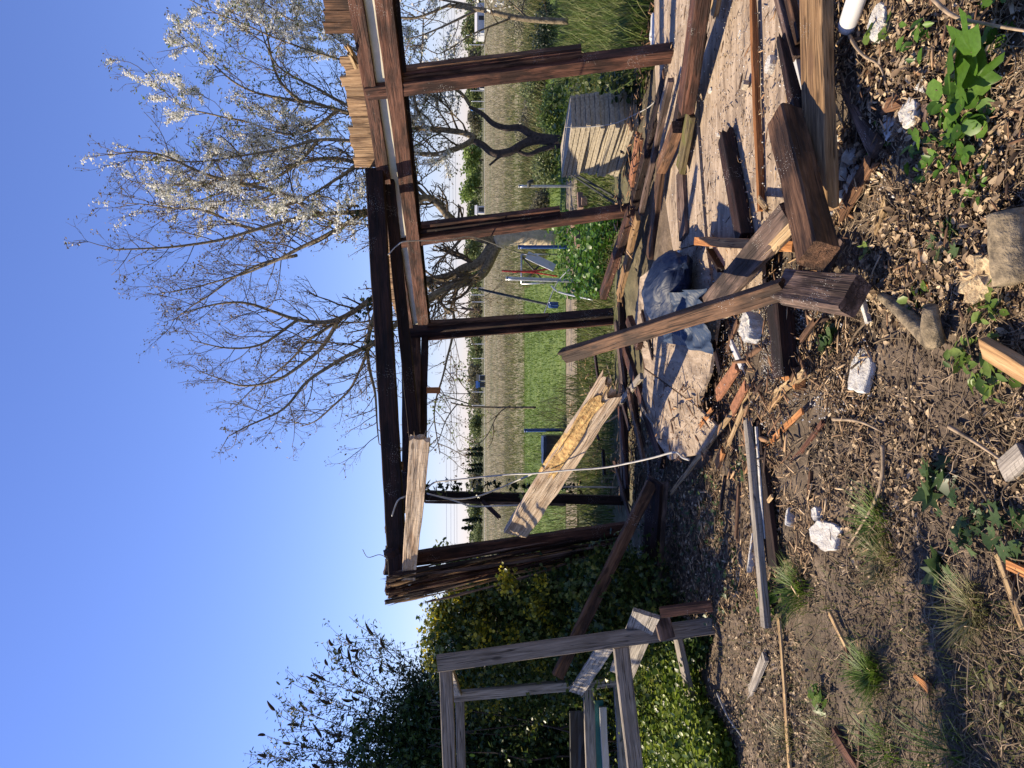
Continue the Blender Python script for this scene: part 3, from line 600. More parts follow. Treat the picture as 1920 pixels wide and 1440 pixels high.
onG('pale_shard', (1530,497), (1560,480), .03, .01, 'pale', 'pale pointed shard beside the big squared beam', 'wood chip', dz=(.08,.09), taper=(1,.5))
# stump and logs
def log(name, a, b, r0, r1, mat, label, cat='log', endmat='endgrain', knob=None):
    e = empty(name, a.to_tuple(), label, cat); n = 9; pts = []; 
    for i in range(n):
        p = a.lerp(b, i/(n-1)); pts.append(p+Vector((noise.noise(p*3),noise.noise(p*3+Vector((5,5,5))),0))*.012)
    R = np.array([r0+(r1-r0)*i/(n-1)+.08*r0*noise.noise((i*.9, r0*50, 1)) for i in range(n)])
    V, F = tubes([([tuple(p) for p in pts], R)], 18); V = V+np.array([noise.noise(Vector(v)*30) for v in V])[:,None]*r0*.06
    link('bark', fmesh('bark', V, F, smooth=True), MT[mat], e)
    d = (pts[0]-pts[1]).normalized(); V2 = [pts[0]+d*.004]; q = d.to_track_quat('Z','Y')
    V2 += [pts[0]+d*.003+q @ Vector((math.cos(t)*r0*.9*(1+.06*noise.noise((t*2,1,1))), math.sin(t)*r0*.9, 0)) for t in [i*math.tau/20 for i in range(20)]]
    link('cut_face', fmesh('cut_face', V2, [(0,i+1,(i+1) % 20+1) for i in range(20)]), MT[endmat], e)
    if knob:
        V, F = tubes([([tuple(p) for p in knob[0]], knob[1])], 12); link('side_branch', fmesh('side_branch', V, F, smooth=True), MT[mat], e)
    return e
log('log', Gh(1893,398,.075), Gh(1912,530,.045), .058, .064, 'bark', 'sawn log with dark cut face at the near edge, beside the weeds')
b0, b1 = Gh(1655,557,.04), Gh(1752,640,.05)
log('branch_log', b0, b1, .018, .035, 'bark', 'forked grey branch lying on the soil', 'branch', knob=([Gh(1752,640,.05), Gh(1745,610,.08), Gh(1745,575,.10)], np.array([.034,.03,.022])))
chunk('rotten_stump', Gh(1850,515,.03), .12, .17, .06, 'rotpale', 'crumbling yellow rotten stump between log and weeds', 'stump', yaw=.4, seed=4, rough=.5)
# foam pieces
FP = [(0,-1),(.35,-.85),(1,.15),(.75,.9),(.1,1),(-.8,.35),(-.9,-.3)]
FQ = [(-.8,-.4),(-.1,-1),(.5,-.9),(.95,-.1),(.7,.9),(-.75,.95)]
def foam(px, py, sx, sy, label, yaw=0, dz=.014, sz=.04, poly=None, mat='foam', tilt=(.15,.1), seed=3):
    return chunk('foam_chunk', Gh(px, py, dz), sx, sy, sz, mat, label, 'foam chunk', yaw=yaw, tilt=tilt, group='broken white foam chunks', seed=seed, poly=poly, rough=.10)
foam(1553,1005, .15, .19, 'largest white pitted foam slab on the litter, pointed toward the camera', yaw=.5, poly=FP, sz=.035, tilt=(.25,-.1))
foam(1533,963, .06, .05, 'small foam lump touching the largest slab', seed=8)
foam(1618,694, .14, .18, 'six sided white foam slab on bare soil below the beads', yaw=1.5, poly=FQ, sz=.03, tilt=(.2,-.15), seed=5)
foam(1410,612, .14, .12, 'angular foam block beside the sunken dark beam', yaw=.3, sz=.08, dz=.10, seed=11)
foam(1482,970, .025, .10, 'thin foam finger near the flaking board', yaw=1.6, seed=12)
foam(1412,1035, .03, .2, 'white foam strip under the ribbed batten', yaw=1.6, seed=13, dz=.02)
foam(1660,42, .13, .10, 'crumpled foam lump beside the white pipe', sz=.07, seed=14)
foam(1735,165, .06, .07, 'bright white foam triangle under the maple leaf', seed=15, poly=[(-1,-.6),(1,-.3),(.2,1)])
foam(1715,60+150, .10, .08, 'grainy foam lump against the short split stake', sz=.06, seed=16)
foam(1672,228, .12, .06, 'crumbling foam patch by the flaky rotten lump', sz=.03, seed=17)
foam(1716,112, .03, .06, 'little foam stick in the dry leaves', seed=18)
foam(1740,140, .03, .03, 'tiny foam crumb just above the bright foam triangle', seed=19)
for i, (a, b) in enumerate([(1600,290),(1606,330),(1585,320),(1594,355),(1580,375),(1575,270)]):
    c_ = Gh(a, b, .02); w_ = ['beside the torn board tip','in the middle of the dark gap','deep in the dark gap','low in the dark gap','lowest in the dark gap','highest in the dark gap'][i]
    chunk('foam_chunk', c_, .06, .09, .04, 'foam', 'white foam fragment '+w_+' before the wide plank', 'foam chunk', yaw=i, tilt=(.4,.3), group='broken white foam chunks', seed=30+i)
foam(1445,122, .09, .05, 'foam strip with pitted face lying between the thin strip and the dark rail', dz=.13, yaw=-.5, seed=41)
foam(1397,160, .06, .045, 'squared pale offcut touching the long thin strip', dz=.15, yaw=1.5, mat='slab', sz=.03, seed=42)
foam(1332,170, .03, .045, 'small white shard alone on the right floor sheet', dz=.14, sz=.015, seed=43)
foam(1390,65, .05, .035, 'white foam sliver on the floor close to the right edge', dz=.14, yaw=.3, sz=.025, seed=44)
foam(1348,253, .02, .02, 'white foam crumb at the tip of the near black timber', dz=.15, sz=.02, seed=45)
foam(1292,405, .06, .04, 'white foam flake on the worn greyish board', dz=.14, sz=.01, seed=46)
foam(1275,475, .05, .05, 'white foam piece touching the bin liner', dz=.15, sz=.03, seed=47)
foam(1545,390, .16, .10, 'white painted end showing below the wide tan plank', dz=.12, sz=.02, seed=48, mat='plastic')
# white pipe end
pe = empty('white_pipe', Gh(1600,20,.1).to_tuple(), 'cut end of a white plastic pipe beside the wide tan plank', 'pipe')
a = Gh(1588,52,.06); b = Gh(1625,-60,.12); tube_obj('pipe_wall', [a, a.lerp(b,.5), b], .035, 'plastic', pe, 20)
# ================================================================== BIN LINER
def bag():
    c = Gp(1285,540,.15); V = []; F = []; nu, nv = 64, 40
    for i in range(nv+1):
        ph = math.pi*i/nv
        for k in range(nu):
            th = math.tau*k/nu; x = math.sin(ph)*math.cos(th); y = math.sin(ph)*math.sin(th); z = math.cos(ph)
            X = x*.33*(1+.25*x); Y = y*.19; Z = z*.15
            f = 1+.14*noise.noise((x*1.6,y*1.6,z*1.6+3))
            cr = noise.noise((x*3+y*3, y*7+2, z*5)); cr = 1-abs(cr)*2
            f += .06*cr; X *= f; Y *= f; Z *= f
            # gathered neck at the right end
            if x > .7: k2 = (x-.7)/.3; Y *= 1-.75*k2; Z *= 1-.5*k2; Y += .02*math.sin(th*9)*k2
            Z = max(Z, -.09+.01*cr); V.append((X, Y, Z+.10))
    for i in range(nv):
        for k in range(nu): F.append((i*nu+k, (i+1)*nu+k, (i+1)*nu+(k+1) % nu, i*nu+(k+1) % nu))
    e = empty('bin_liner', c.to_tuple(), 'crumpled dark blue bin liner lying on the shed floor', 'bin bag')
    ba, bb_ = Gp(1312,462,.2), Gp(1228,612,.2); c = (ba+bb_)/2; c.z = .15; mt = Matrix.Translation(c) @ Matrix.Rotation(math.atan2(ba.y-bb_.y, ba.x-bb_.x),4,'Z')
    link('filled_body', fmesh('filled_body', V, F, smooth=True), MT['bag'], e, mt)
    # slack open end of the film spread toward the left
    q = [Gp(1226,555,.30), Gp(1318,540,.26), Gp(1250,642,.16), Gp(1346,664,.145)]; V = []; F = []; n, m = 60, 50
    for i in range(n+1):
        for k in range(m+1):
            u, v = i/n, k/m; p = (q[0]*(1-v)+q[1]*v)*(1-u)+(q[2]*(1-v)+q[3]*v)*u
            r1 = 1-abs(noise.noise((u*3+v*1.5, v*4, 1)))*2.6; r2 = 1-abs(noise.noise((u*7, v*8+u*3, 5)))*2.6
            z = .045*r1+.008*r2+.003*noise.noise((u*20, v*20, 3)); e_ = .02*noise.noise((u*4, v*4, 9))
            V.append((p.x+e_, p.y-e_, max(p.z+z*(1-.3*u), .136)))
    for i in range(n):
        for k in range(m): a_ = i*(m+1)+k; F.append((a_, a_+1, a_+m+2, a_+m+1))
    link('open_flap', fmesh('open_flap', V, F, smooth=True), MT['bagfilm_lit'], e)
bag()
# ================================================================== SLAB STACK
sa = Wp(1140, 236, 6.75); cx, cy = sa.x, sa.y
sl_r = empty
u1 = Vector((-.30,.95,0)).normalized(); u2 = Vector((.95,.30,0)).normalized(); ztop = Wp(1072,236,6.75).z
nsl = 14; th = (ztop-.02)/nsl
for i in range(nsl):
    z = .02+th*i; j1, j2 = random.uniform(-.02,.02), random.uniform(-.02,.02)
    base = Vector((cx,cy,z+th/2))+u1*(.40+j1)+u2*(.18+j2)
    m_ = Matrix((u1, u2-u1*u1.dot(u2), Vector((0,0,1)))).transposed(); m_ = Matrix((u1, Vector((-u1.y,u1.x,0))*(-1 if u1.cross(u2).z < 0 else 1), Vector((0,0,1)))).transposed().to_4x4()
    V, F = timber_mesh(.80, .36, th*.9, wear=.004, nx=6, rag0=.006, rag1=.006)
    mt = Matrix.Translation(base) @ m_ @ Matrix.Rotation(random.uniform(-.05,.05),4,'Z') @ Matrix.Translation((-.40,0,0))
    o = link('paving_slab', fmesh('paving_slab', V, F), MT['slab'], None, mt)
    nm = ['lowest','second lowest','third lowest','fourth from the ground','fifth from the ground','sixth from the ground','seventh from the ground','seventh from the top','sixth from the top','fifth from the top','fourth from the top','third from the top','second from the top','topmost'][i]
    tag(o, nm+' pale concrete slab of the stack between the right posts', 'paving slab', 'stacked concrete paving slabs')
# bricks
def brick(px, py, Y, yaw, label, dz=0):
    p = Wp(px, py, Y); V, F = timber_mesh(.215, .10, .07, wear=.004, nx=4)
    o = link('brick', fmesh('brick', V, F), MT['brick'], None, Matrix.Translation((p.x, p.y, p.z)) @ Matrix.Rotation(yaw,4,'Z')); tag(o, label, 'brick', 'loose bricks beyond the shed')
brick(1088,392,9.5,.2,'brick standing beside the second post beyond the shed'); brick(1096,378,9.4,1.2,'brick nearest the leaning metal bars')
brick(1076,425,9.8,.1,'brick at the foot of the blue pole'); brick(1084,462,9.6,.4,'brick below the blue pole'); brick(1058,290,11,.5,'brick on top of the mound by the dark trunk')
timber('iron_bar', Wp(1168,378,7.6), Wp(1068,320,8.2), .02, .02, 'iron', 'upper dark metal bar leaning from the second post to the slab stack', 'metal bar', wear=.0005)
timber('iron_bar', Wp(1160,385,7.5), Wp(1075,330,8.2), .018, .018, 'iron', 'lower dark metal bar leaning by the second post', 'metal bar', wear=.0005)
# ================================================================== POLES AND GARDEN BITS BEYOND
def pole(name, top, bot, Y, r, mat, label, cat='pole', cap=None):
    e = empty(name, Wp(*bot, Y).to_tuple(), label, cat); a = Wp(*bot, Y); b = Wp(*top, Y)
    if b.z < a.z: a, b = b, a
    a.z = min(a.z, 0) if a.z < .3 else a.z
    tube_obj('shaft', [a, a.lerp(b,.5), b], r, mat, e, 12)
    V, F = tubes([([tuple(b), tuple(b+Vector((0,0,.02)))], r*1.15)], 12); link('cap', fmesh('cap', V, F), MT[mat], e)
    return e
g = pole('metal_post', (975,349), (1068,349), 11.3, .02, 'galv', 'galvanised post with a small tap between first and second shed posts', 'post')
tube_obj('tap', [Wp(992,349,11.25), Wp(992,342,11.2), Wp(1000,340,11.2)], .03, 'iron', g, 8)
pole('blue_pole', (974,463), (1069,463), 11.2, .028, 'blue', 'bright blue pole in front of the tree trunk', 'pole')
pole('blue_pole', (985,807), (1056,806), 12.5, .03, 'blue', 'short blue pole seen in the wide left gap of the shed', 'pole')
pole('steel_post', (951,522), (1083,527), 10.4, .028, 'galv', 'silver steel post on the lawn edge between second and third shed posts', 'post')
e = empty('barrier_frame', Wp(1035,500,12.5).to_tuple(), 'metal barrier frame hung with red cord beside the steel post', 'barrier')
tube_obj('rail', [Wp(978,477,12.6), Wp(978,532,12.6)], .018, 'galv', e, 8)
tube_obj('brace', [Wp(978,480,12.6), Wp(1022,530,12.7)], .015, 'iron', e, 8)
tube_obj('brace', [Wp(1018,490,12.6), Wp(982,530,12.7)], .015, 'iron', e, 8)
tube_obj('leg', [Wp(978,477,12.6), Wp(1045,477,12.6)], .015, 'galv', e, 8); tube_obj('leg', [Wp(978,532,12.6), Wp(1045,530,12.6)], .015, 'galv', e, 8)
tube_obj('cord', [Wp(941,508,12.3), Wp(975,509,12.3), Wp(1005,508,12.3), Wp(1040,502,12.3)], .016, 'redrope', e, 6)
tube_obj('cord', [Wp(960,510,12.3), Wp(1000,511,12.3), Wp(1045,518,12.3)], .012, 'redrope', e, 6)
timber('white_board', Wp(988,478,11.9), Wp(1040,502,11.9), .13, .03, 'plastic', 'white painted board leaning beside the blue pole under the tree', 'board', hint=CAMN)
timber('dark_pole', Wp(898,542,12.0), Wp(1032,572,11.0), .035, .03, 'iron', 'long thin dark pole leaning past the steel post', 'pole', hint=CAMN, wear=.001)
tube_obj('metal_stake', [Wp(1010,615-0,10.2), Wp(1042,535,10.0), Wp(1068,505,9.8)], .008, 'galv', None, 6, 'thin curved stake crossing the steel post', 'stake')
tube_obj('metal_rod', [Wp(1034,536,10.0), Wp(1050,548,9.8), Wp(1112,562,9.2)], .012, 'galv', None, 6, 'slim grey rod sloping down to the third post', 'rod')
chunk('blue_flower_pot', Wp(1038,572,10.2), .10, .16, .12, 'blue', 'crumpled bright blue plastic on the grass beside the corner post', 'plastic litter', seed=21)
chunk('black_container', Wp(1036,844,12.4), .50, .4, .34, 'black', 'low black container on the lawn behind the short blue pole', 'container', seed=22, rough=.05, poly=[(-1,-1),(1,-1),(1,1),(-1,1)])
# white sheet at the right
chunk('grey_sheet', Gp(1228,62,.10), .35, .14, .05, 'plastic', 'pale grey plastic sheet outside the first shed post', 'plastic sheet', seed=23)
# cables
CB = [([(735,968,5.9),(745,940,5.9),(757,932,5.9),(766,930,5.95)], 'short pale cable curled over the roof beam'),
      ([(800,918,5.9),(814,905,5.9),(850,900,5.8),(950,890,5.6),(1000,888,5.4),(1060,882,5.2),(1130,877,5.0),(1180,868,4.8),(1225,858,4.6),(1265,848,4.3),(1280,858,4.1),(1292,862,4.0)], 'long pale cable hanging from the roof beam to the floor'),
      ([(803,926,6.1),(850,935,6.1),(890,932,6.1),(930,918,6.1),(965,903,6.1),(1000,888,5.8)], 'pale cable looping across behind the thin dark post'),
      ([(800,925,6.0),(850,938,6.0),(885,949,6.0),(940,948,6.0),(1000,946,6.0),(1035,936,6.0),(1045,915,6.0),(1100,913,6.1),(1156,914,6.2)], 'pale cable hanging down the thin dark post'),
      ([(728,478,5.6),(745,460,5.6),(765,452,5.6),(840,450,6.0),(890,445,6.5),(960,470,7.5),(1005,480,8)], 'pale wire trailing from the top of the second post'),
      ([(1060,238,6.6),(1100,238,6.6),(1150,232,6.5),(1190,215,6.4),(1220,198,6.2),(1240,175,6.0),(1262,160,5.8)], 'pale wire draped down the slab stack')]
for p, l in CB: tube_obj('cable', [Wp(*q) for q in p], .0045 if 'wire' in l else .0065, 'wire', None, 7, l, 'cable')
tube_obj('hanging_thread', [Wp(800-120,1030,6), Wp(690,1045,6), Wp(712,1040,6), Wp(728,1048,6)], .003, 'twig', None, 4, 'thin dark twig curling above the left end of the roof beam', 'twig')
# ================================================================== GREY FRAME (left)
fr2 = empty('garden_pergola', Wp(1340,1175,4.7).to_tuple(), 'open frame of weathered grey square timbers on the left before the hedge', 'frame')
T = lambda n, a, b, w_, t_, m_='grey', h=CAMN: timber(n, a, b, w_, t_, m_, parent=fr2, hint=h, wear=.002)
T('post', Wp(1345,1172,4.7), Wp(820,1244,4.7), .095, .06)
T('post', Wp(1160,1276,6.2), Wp(848,1306,6.2), .08, .06)
T('top_rail', Wp(835,1250,4.7)+Vector((0,.06,0)), Wp(846,1560,4.7)+Vector((0,.06,0)), .085, .05)
T('top_rail', Wp(838,1250,4.78), Wp(857,1300,6.2), .07, .05)
T('top_rail', Wp(862,1296,6.25), Wp(868,1560,6.25), .075, .05)
T('side_rail', Wp(1164,1212,4.75), Wp(1205,1560,4.75), .10, .06)
T('side_rail', Wp(1103,1285,6.25), Wp(1112,1560,6.25), .09, .05)
T('side_rail', Wp(1160,1280,6.2), Wp(1178,1560,6.2), .09, .05)
T('foot_board', Wp(1270,1192,4.75), Wp(1300,1330,5.0), .07, .04, 'grey', (0,-.3,1))
T('foot_board', Wp(1240,1158,4.6), Wp(1250,1196,4.6), .10, .05, 'grey_brown')
T('foot_board', Wp(1238,1148,4.5), Wp(1335,1136,4.4), .06, .04, 'red')
timber('white_plank', Wp(1136,1212,4.9), Wp(1080,1298,6.0), .11, .025, 'silver', 'sun bleached white plank poking back between the grey frame posts', 'timber', hint=(-.9,-.3,.3))
timber('deck_board', Wp(1212,1150,4.55), Wp(1166,1262,5.15), .17, .03, 'silver', 'grooved decking board laid through the grey frame with its end toward the floor', 'timber', hint=(-.45,-.85,.3))
timber('teal_board', Wp(1118,1312,6.5), Wp(1122,1560,6.5), .12, .03, 'teal', 'teal painted board behind the grey frame', 'board', hint=CAMN)
timber('white_rail', Wp(1130,1325,6.45), Wp(1142,1560,6.45), .06, .03, 'plastic', 'white rail under the teal board', 'board', hint=CAMN)
timber('black_hose_board', Wp(1090,1330,6.7), Wp(1092,1480,6.7), .22, .05, 'black', 'black plastic board above the teal one', 'board', hint=CAMN)
# ================================================================== TREES
def catmull(P, k=5):
    P = np.asarray(P, float); Q = []
    for x in np.linspace(0, len(P)-1, (len(P)-1)*k+1):
        i = min(int(x), len(P)-2); f = x-i; p0 = P[max(i-1,0)]; p1 = P[i]; p2 = P[i+1]; p3 = P[min(i+2, len(P)-1)]
        Q.append(.5*((2*p1)+(-p0+p2)*f+(2*p0-5*p1+4*p2-p3)*f*f+(-p0+3*p1-3*p2+p3)*f**3))
    return np.array(Q)
def grow_twig(p, d, L, r, lvl, lines, tips, up=.10, dens=1.0, droop=0, r_=random):
    n = 5 if lvl > 1 else 4; pts = [np.array(p)]; d = np.array(d, float); d /= np.linalg.norm(d); cur = np.array(p, float)
    dirs = [d.copy()]
    for i in range(n):
        d = d+np.array([r_.gauss(0,.16), r_.gauss(0,.16), r_.gauss(0,.14)+up-droop]); d /= np.linalg.norm(d); cur = cur+d*L/n; pts.append(cur.copy()); dirs.append(d.copy())
    lines[lvl].append((np.array(pts), np.linspace(r, r*.45, n+1)))
    if lvl <= 0: tips.append((pts[-1], d)); return
    k = max(2, int(L*dens*(5.5 if lvl == 2 else 9)))
    for j in range(k):
        t = r_.uniform(.15, 1)*n; i = min(int(t), n-1); q = pts[i]+(pts[i+1]-pts[i])*(t-i)
        a = r_.uniform(0, math.tau); perp = np.cross(dirs[i], [math.cos(a), math.sin(a), .3]); perp /= (np.linalg.norm(perp)+1e-6)
        nd = dirs[i]*.75+perp*r_.uniform(.4, .95)
        grow_twig(q, nd, L*r_.uniform(.3,.55), max(.0028, r*.5), lvl-1, lines, tips, up, dens, droop, r_)
    tips.append((pts[-1], d))
def guided_tree(name, label, trunks, limbs, barkT, barkB, tw_len=(.5,1.3), dens=1.0, seed=1, up=.1, step=.22, cat='tree', start=.15, rmin=.0030):
    """trunks / limbs = list of (polyline in place, r0, r1)"""
    r_ = random.Random(seed); base = trunks[0][0][0]; e = empty(name, base, label, cat)
    V, F = tubes([(lambda q: (q, np.linspace(a, b, len(q))))(catmull(P)) for P, a, b in trunks], 14)
    V = V+np.array([noise.noise(Vector(v)*7) for v in V])[:,None]*trunks[0][1]*.10
    link('trunk', fmesh('trunk', V, F, smooth=True), MT[barkT], e)
    LL = []; lines = {0:[],1:[],2:[]}; tips = []
    for P, a, b in limbs:
        q = catmull(P, 8); q = q+np.array([[noise.noise((x*1.7+seed,y,z)), noise.noise((x,y*1.7+9,z)), noise.noise((x,y,z*1.7+4))] for x,y,z in q])*.07
        R = np.linspace(a, b, len(q)); LL.append((q, R)); acc = 0
        for i in range(1, len(q)):
            acc += np.linalg.norm(q[i]-q[i-1])
            if i/len(q) < start: continue
            while acc > step:
                acc -= step; d = q[i]-q[i-1]; d /= np.linalg.norm(d); an = r_.uniform(0, math.tau)
                perp = np.cross(d, [math.cos(an), math.sin(an), .2]); perp /= np.linalg.norm(perp)+1e-6
                f = 1-.45*i/len(q); grow_twig(q[i], d*.6+perp*.85, r_.uniform(*tw_len)*f, max(rmin*2.5, R[i]*.4), 2, lines, tips, up, dens, 0, r_)
        tips.append((q[-1], q[-1]-q[-2]))
    V, F = tubes(LL, 9); link('limb', fmesh('limb', V, F, smooth=True), MT[barkB], e)
    P_ = [tubes(lines[2], 4), tubes(lines[1], 3)]
    if lines[0]: P_.append(tubes(lines[0], 3))
    V, F = join(P_); link('twigs', fmesh('twigs', V, F), MT['twig'], e)
    return e, tips, lines
def pl(seq, Y0, Y1=None, jit=0):
    n = len(seq); return [tuple(Wp(a, b, Y0+((Y1 or Y0)-Y0)*i/(max(1,n-1)))) for i, (a, b) in enumerate(seq)]
# --- bare budding tree (A)
YA = 13.0
trA = [(pl([(1040,450),(1000,446),(960,446),(928,456)], YA), .155, .115)]
lbA = [(pl([(930,452),(895,440),(862,432),(845,412),(800,372),(740,390),(690,394),(600,402),(480,432),(330,460),(215,466)], YA, 11.5), .09, .010),
       (pl([(930,458),(905,490),(870,505),(840,520),(800,530),(720,552),(640,600),(560,600),(450,570),(340,588)], YA, 13.5), .115, .010),
       (pl([(935,462),(905,510),(870,528),(825,545),(760,590),(700,642),(600,700),(520,772),(430,818)], YA, 12.5), .09, .008),
       (pl([(640,600),(560,690),(460,722),(372,692)], 13.2, 14), .04, .007), (pl([(690,394),(620,440),(540,480),(440,520),(320,545)], 12.2, 13.5), .05, .007),
       (pl([(600,402),(520,360),(400,330),(270,282),(196,284)], 12.0, 11.5), .045, .006), (pl([(720,552),(690,640),(700,740),(712,828)], 13.3, 12), .05, .007),
       (pl([(800,530),(830,575),(850,600),(838,690),(815,780),(822,850)], 13.2, 12), .035, .006), (pl([(480,432),(400,400),(320,385),(235,380)], 11.8, 12.5), .025, .006),
       (pl([(560,600),(500,640),(420,650),(350,640)], 13.4, 12.8), .03, .006), (pl([(640,600),(580,640),(520,700),(430,770)], 13.3, 14.5), .035, .006),
       (pl([(560,480),(480,500),(380,560),(320,600)], 13, 14), .03, .006), (pl([(700,642),(660,720),(600,780),(560,800)], 12.9, 13.6), .03, .006),
       (pl([(760,390),(700,320),(600,300),(480,330),(340,350),(240,340)], 12.4, 14), .05, .007),(pl([(800,372),(760,300),(780,200),(760,120)], 12.6, 13.6), .035, .006)]
treeA, tipsA, linA = guided_tree('budding_tree', 'tall bare branched tree with opening buds and stout pale forked trunk behind the shed', trA, lbA, 'barkyellow', 'bark', (.5,1.3), 1.4, 3, step=.145)
# --- blossoming cherry (B) with dark twisted trunks
YB = 12.2
trB = [(pl([(1058,266),(1010,262),(985,268),(955,285),(925,287),(905,272),(885,262)], YB), .085, .05), (pl([(1052,272),(1015,280),(990,290),(965,283),(940,292),(918,310)], YB), .045, .018), (pl([(1056,262),(1005,256),(975,240),(950,240),(925,232),(905,214),(880,200)], YB), .075, .03)]
lbB = [(pl([(890,262),(860,250),(800,240),(720,225),(640,210),(560,190),(470,165),(400,120),(330,60)], YB, 12.8), .055, .007),
       (pl([(890,262),(850,280),(790,290),(700,270),(600,262),(500,280),(400,300),(300,300)], YB, 11.6), .05, .007),
       (pl([(880,200),(860,170),(800,140),(700,120),(600,100),(500,70),(420,30),(350,0)], YB, 12), .03, .006),
       (pl([(700,120),(620,60),(540,30),(430,-40)], YB, 13), .03, .006), (pl([(640,210),(560,250),(450,230),(350,200),(280,140)], 12.5, 13.5), .03, .006),
       (pl([(600,262),(520,330),(420,360),(330,390)], 12, 12.6), .03, .006), (pl([(800,240),(780,180),(790,100),(800,20)], 12.2, 11), .03, .006),
       (pl([(700,270),(640,330),(560,380),(470,390)], 12.1, 11.2), .03, .006), (pl([(700,225),(600,170),(520,120),(480,40)], 12.4, 11.2), .03, .006),
       (pl([(560,190),(520,140),(500,60),(470,-10)], 12.5, 12), .03, .006)]
treeB, tipsB, linB = guided_tree('cherry_tree', 'blossoming tree with twisted dark trunks seen between the first two shed posts', trB, lbB, 'barkdark', 'bark', (.45,1.15), 1.45, 5, step=.13, start=.03)
def sub(a, p, seed=1): r_ = random.Random(seed); return [x for x in a if r_.random() < p]
BUD = leafmat('opening_buds', [(.14,.085,.04),(.22,.15,.06),(.16,.17,.05)], .2)
YL = leafmat('fresh_spring_leaf', [(.12,.17,.03),(.20,.26,.06),(.30,.32,.10)], .45)
PET = leafmat('white_petals', [(.80,.79,.74),(.88,.87,.83),(.76,.76,.66)], .35, .6, .15)
def buds(parent, tips, mat, n=3, size=.035, name='buds', spread=.03):
    C = np.repeat(np.array([t[0] for t in tips]), n, 0)+rng.normal(0, spread, (len(tips)*n, 3)); s = rng.uniform(.6,1.3, len(C))*size
    link(name, fmesh(name, *batch(LEAF, C, s)), mat, parent)
def alltips(lines): return [(l[0][-1], None) for l in lines[0]]+[(l[0][-1], None) for l in lines[1]]
buds(treeA, sub(alltips(linA), .45), BUD, 3, .042)
# blossoms clothe some of the twigs on the sunward side of B
def blossoms(parent, lines, p, seed, test=lambda q: True, per=26):
    r_ = random.Random(seed); C = []
    for pts, R in lines:
        if r_.random() > p or not test(pts[2]): continue
        L = np.linalg.norm(pts[-1]-pts[0]); k = int(per*L/.35)+10
        for _ in range(k):
            t = r_.uniform(.1, 1)*(len(pts)-1); i = min(int(t), len(pts)-2); C.append(pts[i]+(pts[i+1]-pts[i])*(t-i)+np.array([r_.gauss(0,.028) for _ in range(3)]))
    C = np.array(C); link('blossom', fmesh('blossom', *batch(ROUND, C, rng.uniform(.022,.040, len(C)))), PET, parent); return C
def tB(q):
    return noise.noise((q[0]*.9+3, q[1]*.9, q[2]*.9)) > -.12
cB = blossoms(treeB, linB[1], .50, 5, tB, 75); cB2 = blossoms(treeB, linB[2], .40, 6, tB, 85)
buds(treeB, sub(alltips(linB), .55, 2), BUD, 3, .04); buds(treeB, sub(alltips(linB), .22, 4), YL, 3, .05, 'young_leaves')
cA = blossoms(treeA, linA[1], .16, 9, lambda q: q[0] > 2.4 and q[2] > 2.5)
# ivy on the limbs of A
IV = leafmat('dark_ivy_leaf', [(.008,.018,.008),(.018,.035,.012),(.035,.055,.02)], .15, .35)
ivc = []
for (P, a, b) in (lbA[1], lbA[2], lbA[0]):
    q = catmull(P, 20); q = q[int(len(q)*.42):int(len(q)*.66)]
    for p in q[::1]:
        if noise.noise((p[0]*2, p[1]*2, p[2]*2)) > -.05: ivc += [p+rng.normal(0, .07, 3) for _ in range(5)]
link('ivy', fmesh('ivy', *batch(IVY, np.array(ivc), rng.uniform(.05,.1,len(ivc)))), IV, treeA)
# --- thin tree at right edge with young leaves
trC = [(pl([(1065,40),(980,35),(900,18),(840,10)], 9.5), .04, .025)]
lbC = [(pl([(900,18),(850,40),(800,60),(760,70)], 9.5), .02, .005), (pl([(880,15),(820,0),(760,-20)], 9.5), .02, .005), (pl([(960,32),(900,60),(850,90),(820,100)], 9.5, 9), .015, .004),
       (pl([(1000,36),(960,10),(900,-30)], 9.5), .015, .004), (pl([(840,10),(780,30),(700,20),(620,30)], 9.5), .02, .004)]
treeC, tipsC, linC = guided_tree('young_plum_tree', 'slim tree with white blossom and young leaves at the right edge outside the shed', trC, lbC, 'bark', 'bark', (.3,.7), 1.0, 8, step=.16)
buds(treeC, sub(alltips(linC), .5), YL, 3, .035, 'young_leaves'); blossoms(treeC, linC[1], .35, 3, per=20)
# --- sapling in wide gap
trD = [(pl([(1005,764),(940,764),(880,762),(845,755)], 11), .018, .010)]
lbD = [(pl([(960,764),(935,780),(910,820),(870,850)], 11), .010, .004), (pl([(880,762),(840,745),(800,720)], 11), .010, .004), (pl([(860,760),(835,790),(815,830),(800,850)], 11), .010, .004), (pl([(900,763),(870,730),(850,700)], 11), .008, .004)]
treeD, tipsD, linD = guided_tree('sapling', 'slender sapling with fresh yellow green leaves in the wide left gap', trD, lbD, 'bark', 'bark', (.25,.55), .8, 12, step=.18)
buds(treeD, sub(alltips(linD), .9), YL, 3, .05, 'young_leaves', .03)
